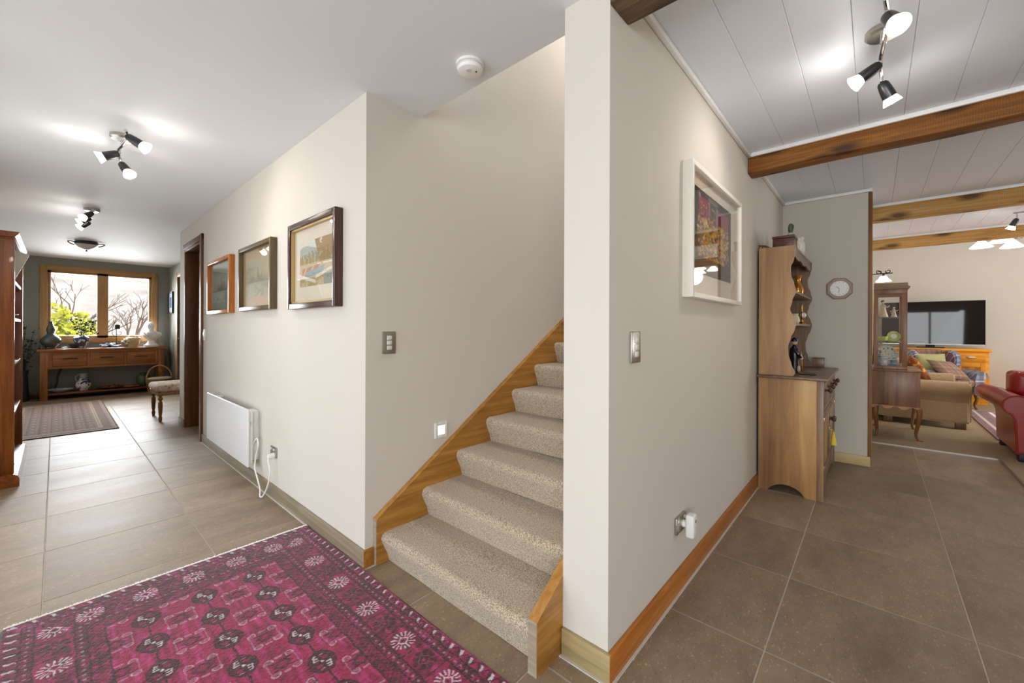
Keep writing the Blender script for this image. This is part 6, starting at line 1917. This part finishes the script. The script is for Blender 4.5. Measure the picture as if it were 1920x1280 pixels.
# red leather sofa
M_RED = mat('red_leather', '#951b14', rough=.36, var=.12, vscale=5, bump=.08, bscale=90, coat=.15)
t = thing('sofa', 'red leather sofa with scrolled arms at the right edge of the living room', 'sofa', (1.9, 6.3, .012))
rx0, rx1, ry0, ry1 = .965, 2.75, 5.80, 6.62
part(bx(rx0+.10, ry0+.04, .10, rx1-.10, ry1, .36, bev=.02, seg=3), 'base', M_RED, t)
def scroll_arm(xo, sgn):
    """profile in (x,z) of the scrolled arm; extruded in y"""
    pts = [(xo, .085), (xo-sgn*.004, .25), (xo-sgn*.010, .38), (xo-sgn*.03, .435)]
    c_ = (xo+sgn*.005, .515); r_ = .092
    for a in range(225, 20, -15):
        aa = math.radians(a)
        pts.append((c_[0]+sgn*math.cos(aa)*r_, c_[1]+math.sin(aa)*r_))
    pts += [(xo+sgn*.16, .56), (xo+sgn*.22, .50), (xo+sgn*.22, .085)]
    return pts
for xo, sgn in ((rx0, 1), (rx1, -1)):
    b = B().prism(scroll_arm(xo, sgn), 'Y', ry0, ry1)
    bmesh.ops.bevel(b.bm, geom=[e for e in b.bm.edges if abs(e.verts[0].co.y-e.verts[1].co.y) < 1e-5], offset=.012, segments=2, affect='EDGES')
    a_ = part(b, 'arm', M_RED, t, angle=50)
    pp = [(p[0], ry0-.004, p[1]) for p in scroll_arm(xo, sgn)]
    part(B().tube(pp+[pp[0]], .006, seg=6, caps=False), 'piping', M_RED, a_)
    # arm roll carries on round the back corner
    b = B().cyl((xo+sgn*.005, ry1-.05, .515), (xo+sgn*.005, ry1+.62, .490), .092, .085, seg=24)
    part(b, 'back_scroll', M_RED, t)
part(bx(rx0+.10, ry1-.10, .30, rx1-.10, ry1+.14, .66, bev=.07, seg=4), 'backrest', M_RED, t)
for k in range(3):
    a = rx0+.22+k*.447
    part(bx(a, ry0-.01, .36, a+.44, ry1-.12, .50, bev=.05, seg=4), 'seat_cushion', M_RED, t)
    b = B().box(a-.17*(k == 0), ry1-.32, .54, a+.44+.17*(k == 2), ry1-.02, .80, bev=.07, seg=5)
    for v in b.bm.verts:
        v.co += mnoise.noise_vector(v.co*11)*.02
    part(b, 'back_cushion', M_RED, t, angle=180)
for x in (rx0+.015, rx1-.09):
    for y in (ry0+.005, ry1-.10):
        part(bx(x, y, cz, x+.075, y+.09, .10, bev=.006), 'foot', P_BLACK, t)
# living room rug
def rug3(nx, ny):
    X, Y = np.meshgrid(np.linspace(1.0, 2.6, nx), np.linspace(6.78, 9.2, ny))
    C = np.zeros(X.shape+(3,)); C[:] = lin('#5a1c2c')
    def mixin(m, c, a): C[:] = C*(1-(m*a)[..., None])+lin(c)*(m*a)[..., None]
    d = np.minimum(np.minimum(X-1.0, 2.6-X), np.minimum(Y-6.78, 9.2-Y))
    mixin(vnoise(X, Y, 30, 3) > .55, '#2a1c34', .8)
    mixin((vnoise(X, Y, 44, 6) > .66), '#8a4a52', .7)
    for g, w_ in ((.09, .012), (.24, .016), (.30, .008)): mixin(np.abs(d-g) < w_, '#c9b8ae', .9)
    mixin(d < .03, '#6e2030', 1)
    return C
rg3 = thing('rug', 'dark red bordered rug on the living room carpet between the two sofas', 'rug', (1.8, 8, .012))
cgrid('pile', 160, 240, lambda u, v: np.stack([1.0+1.6*u, 6.78+2.42*v, .0225+0*u], -1), rug3(160, 240), M_RUG, rg3)
part(bx(1.0, 6.78, .0125, 2.6, 9.2, .0215), 'backing', MATS['rug_backing'], rg3, smooth=False)
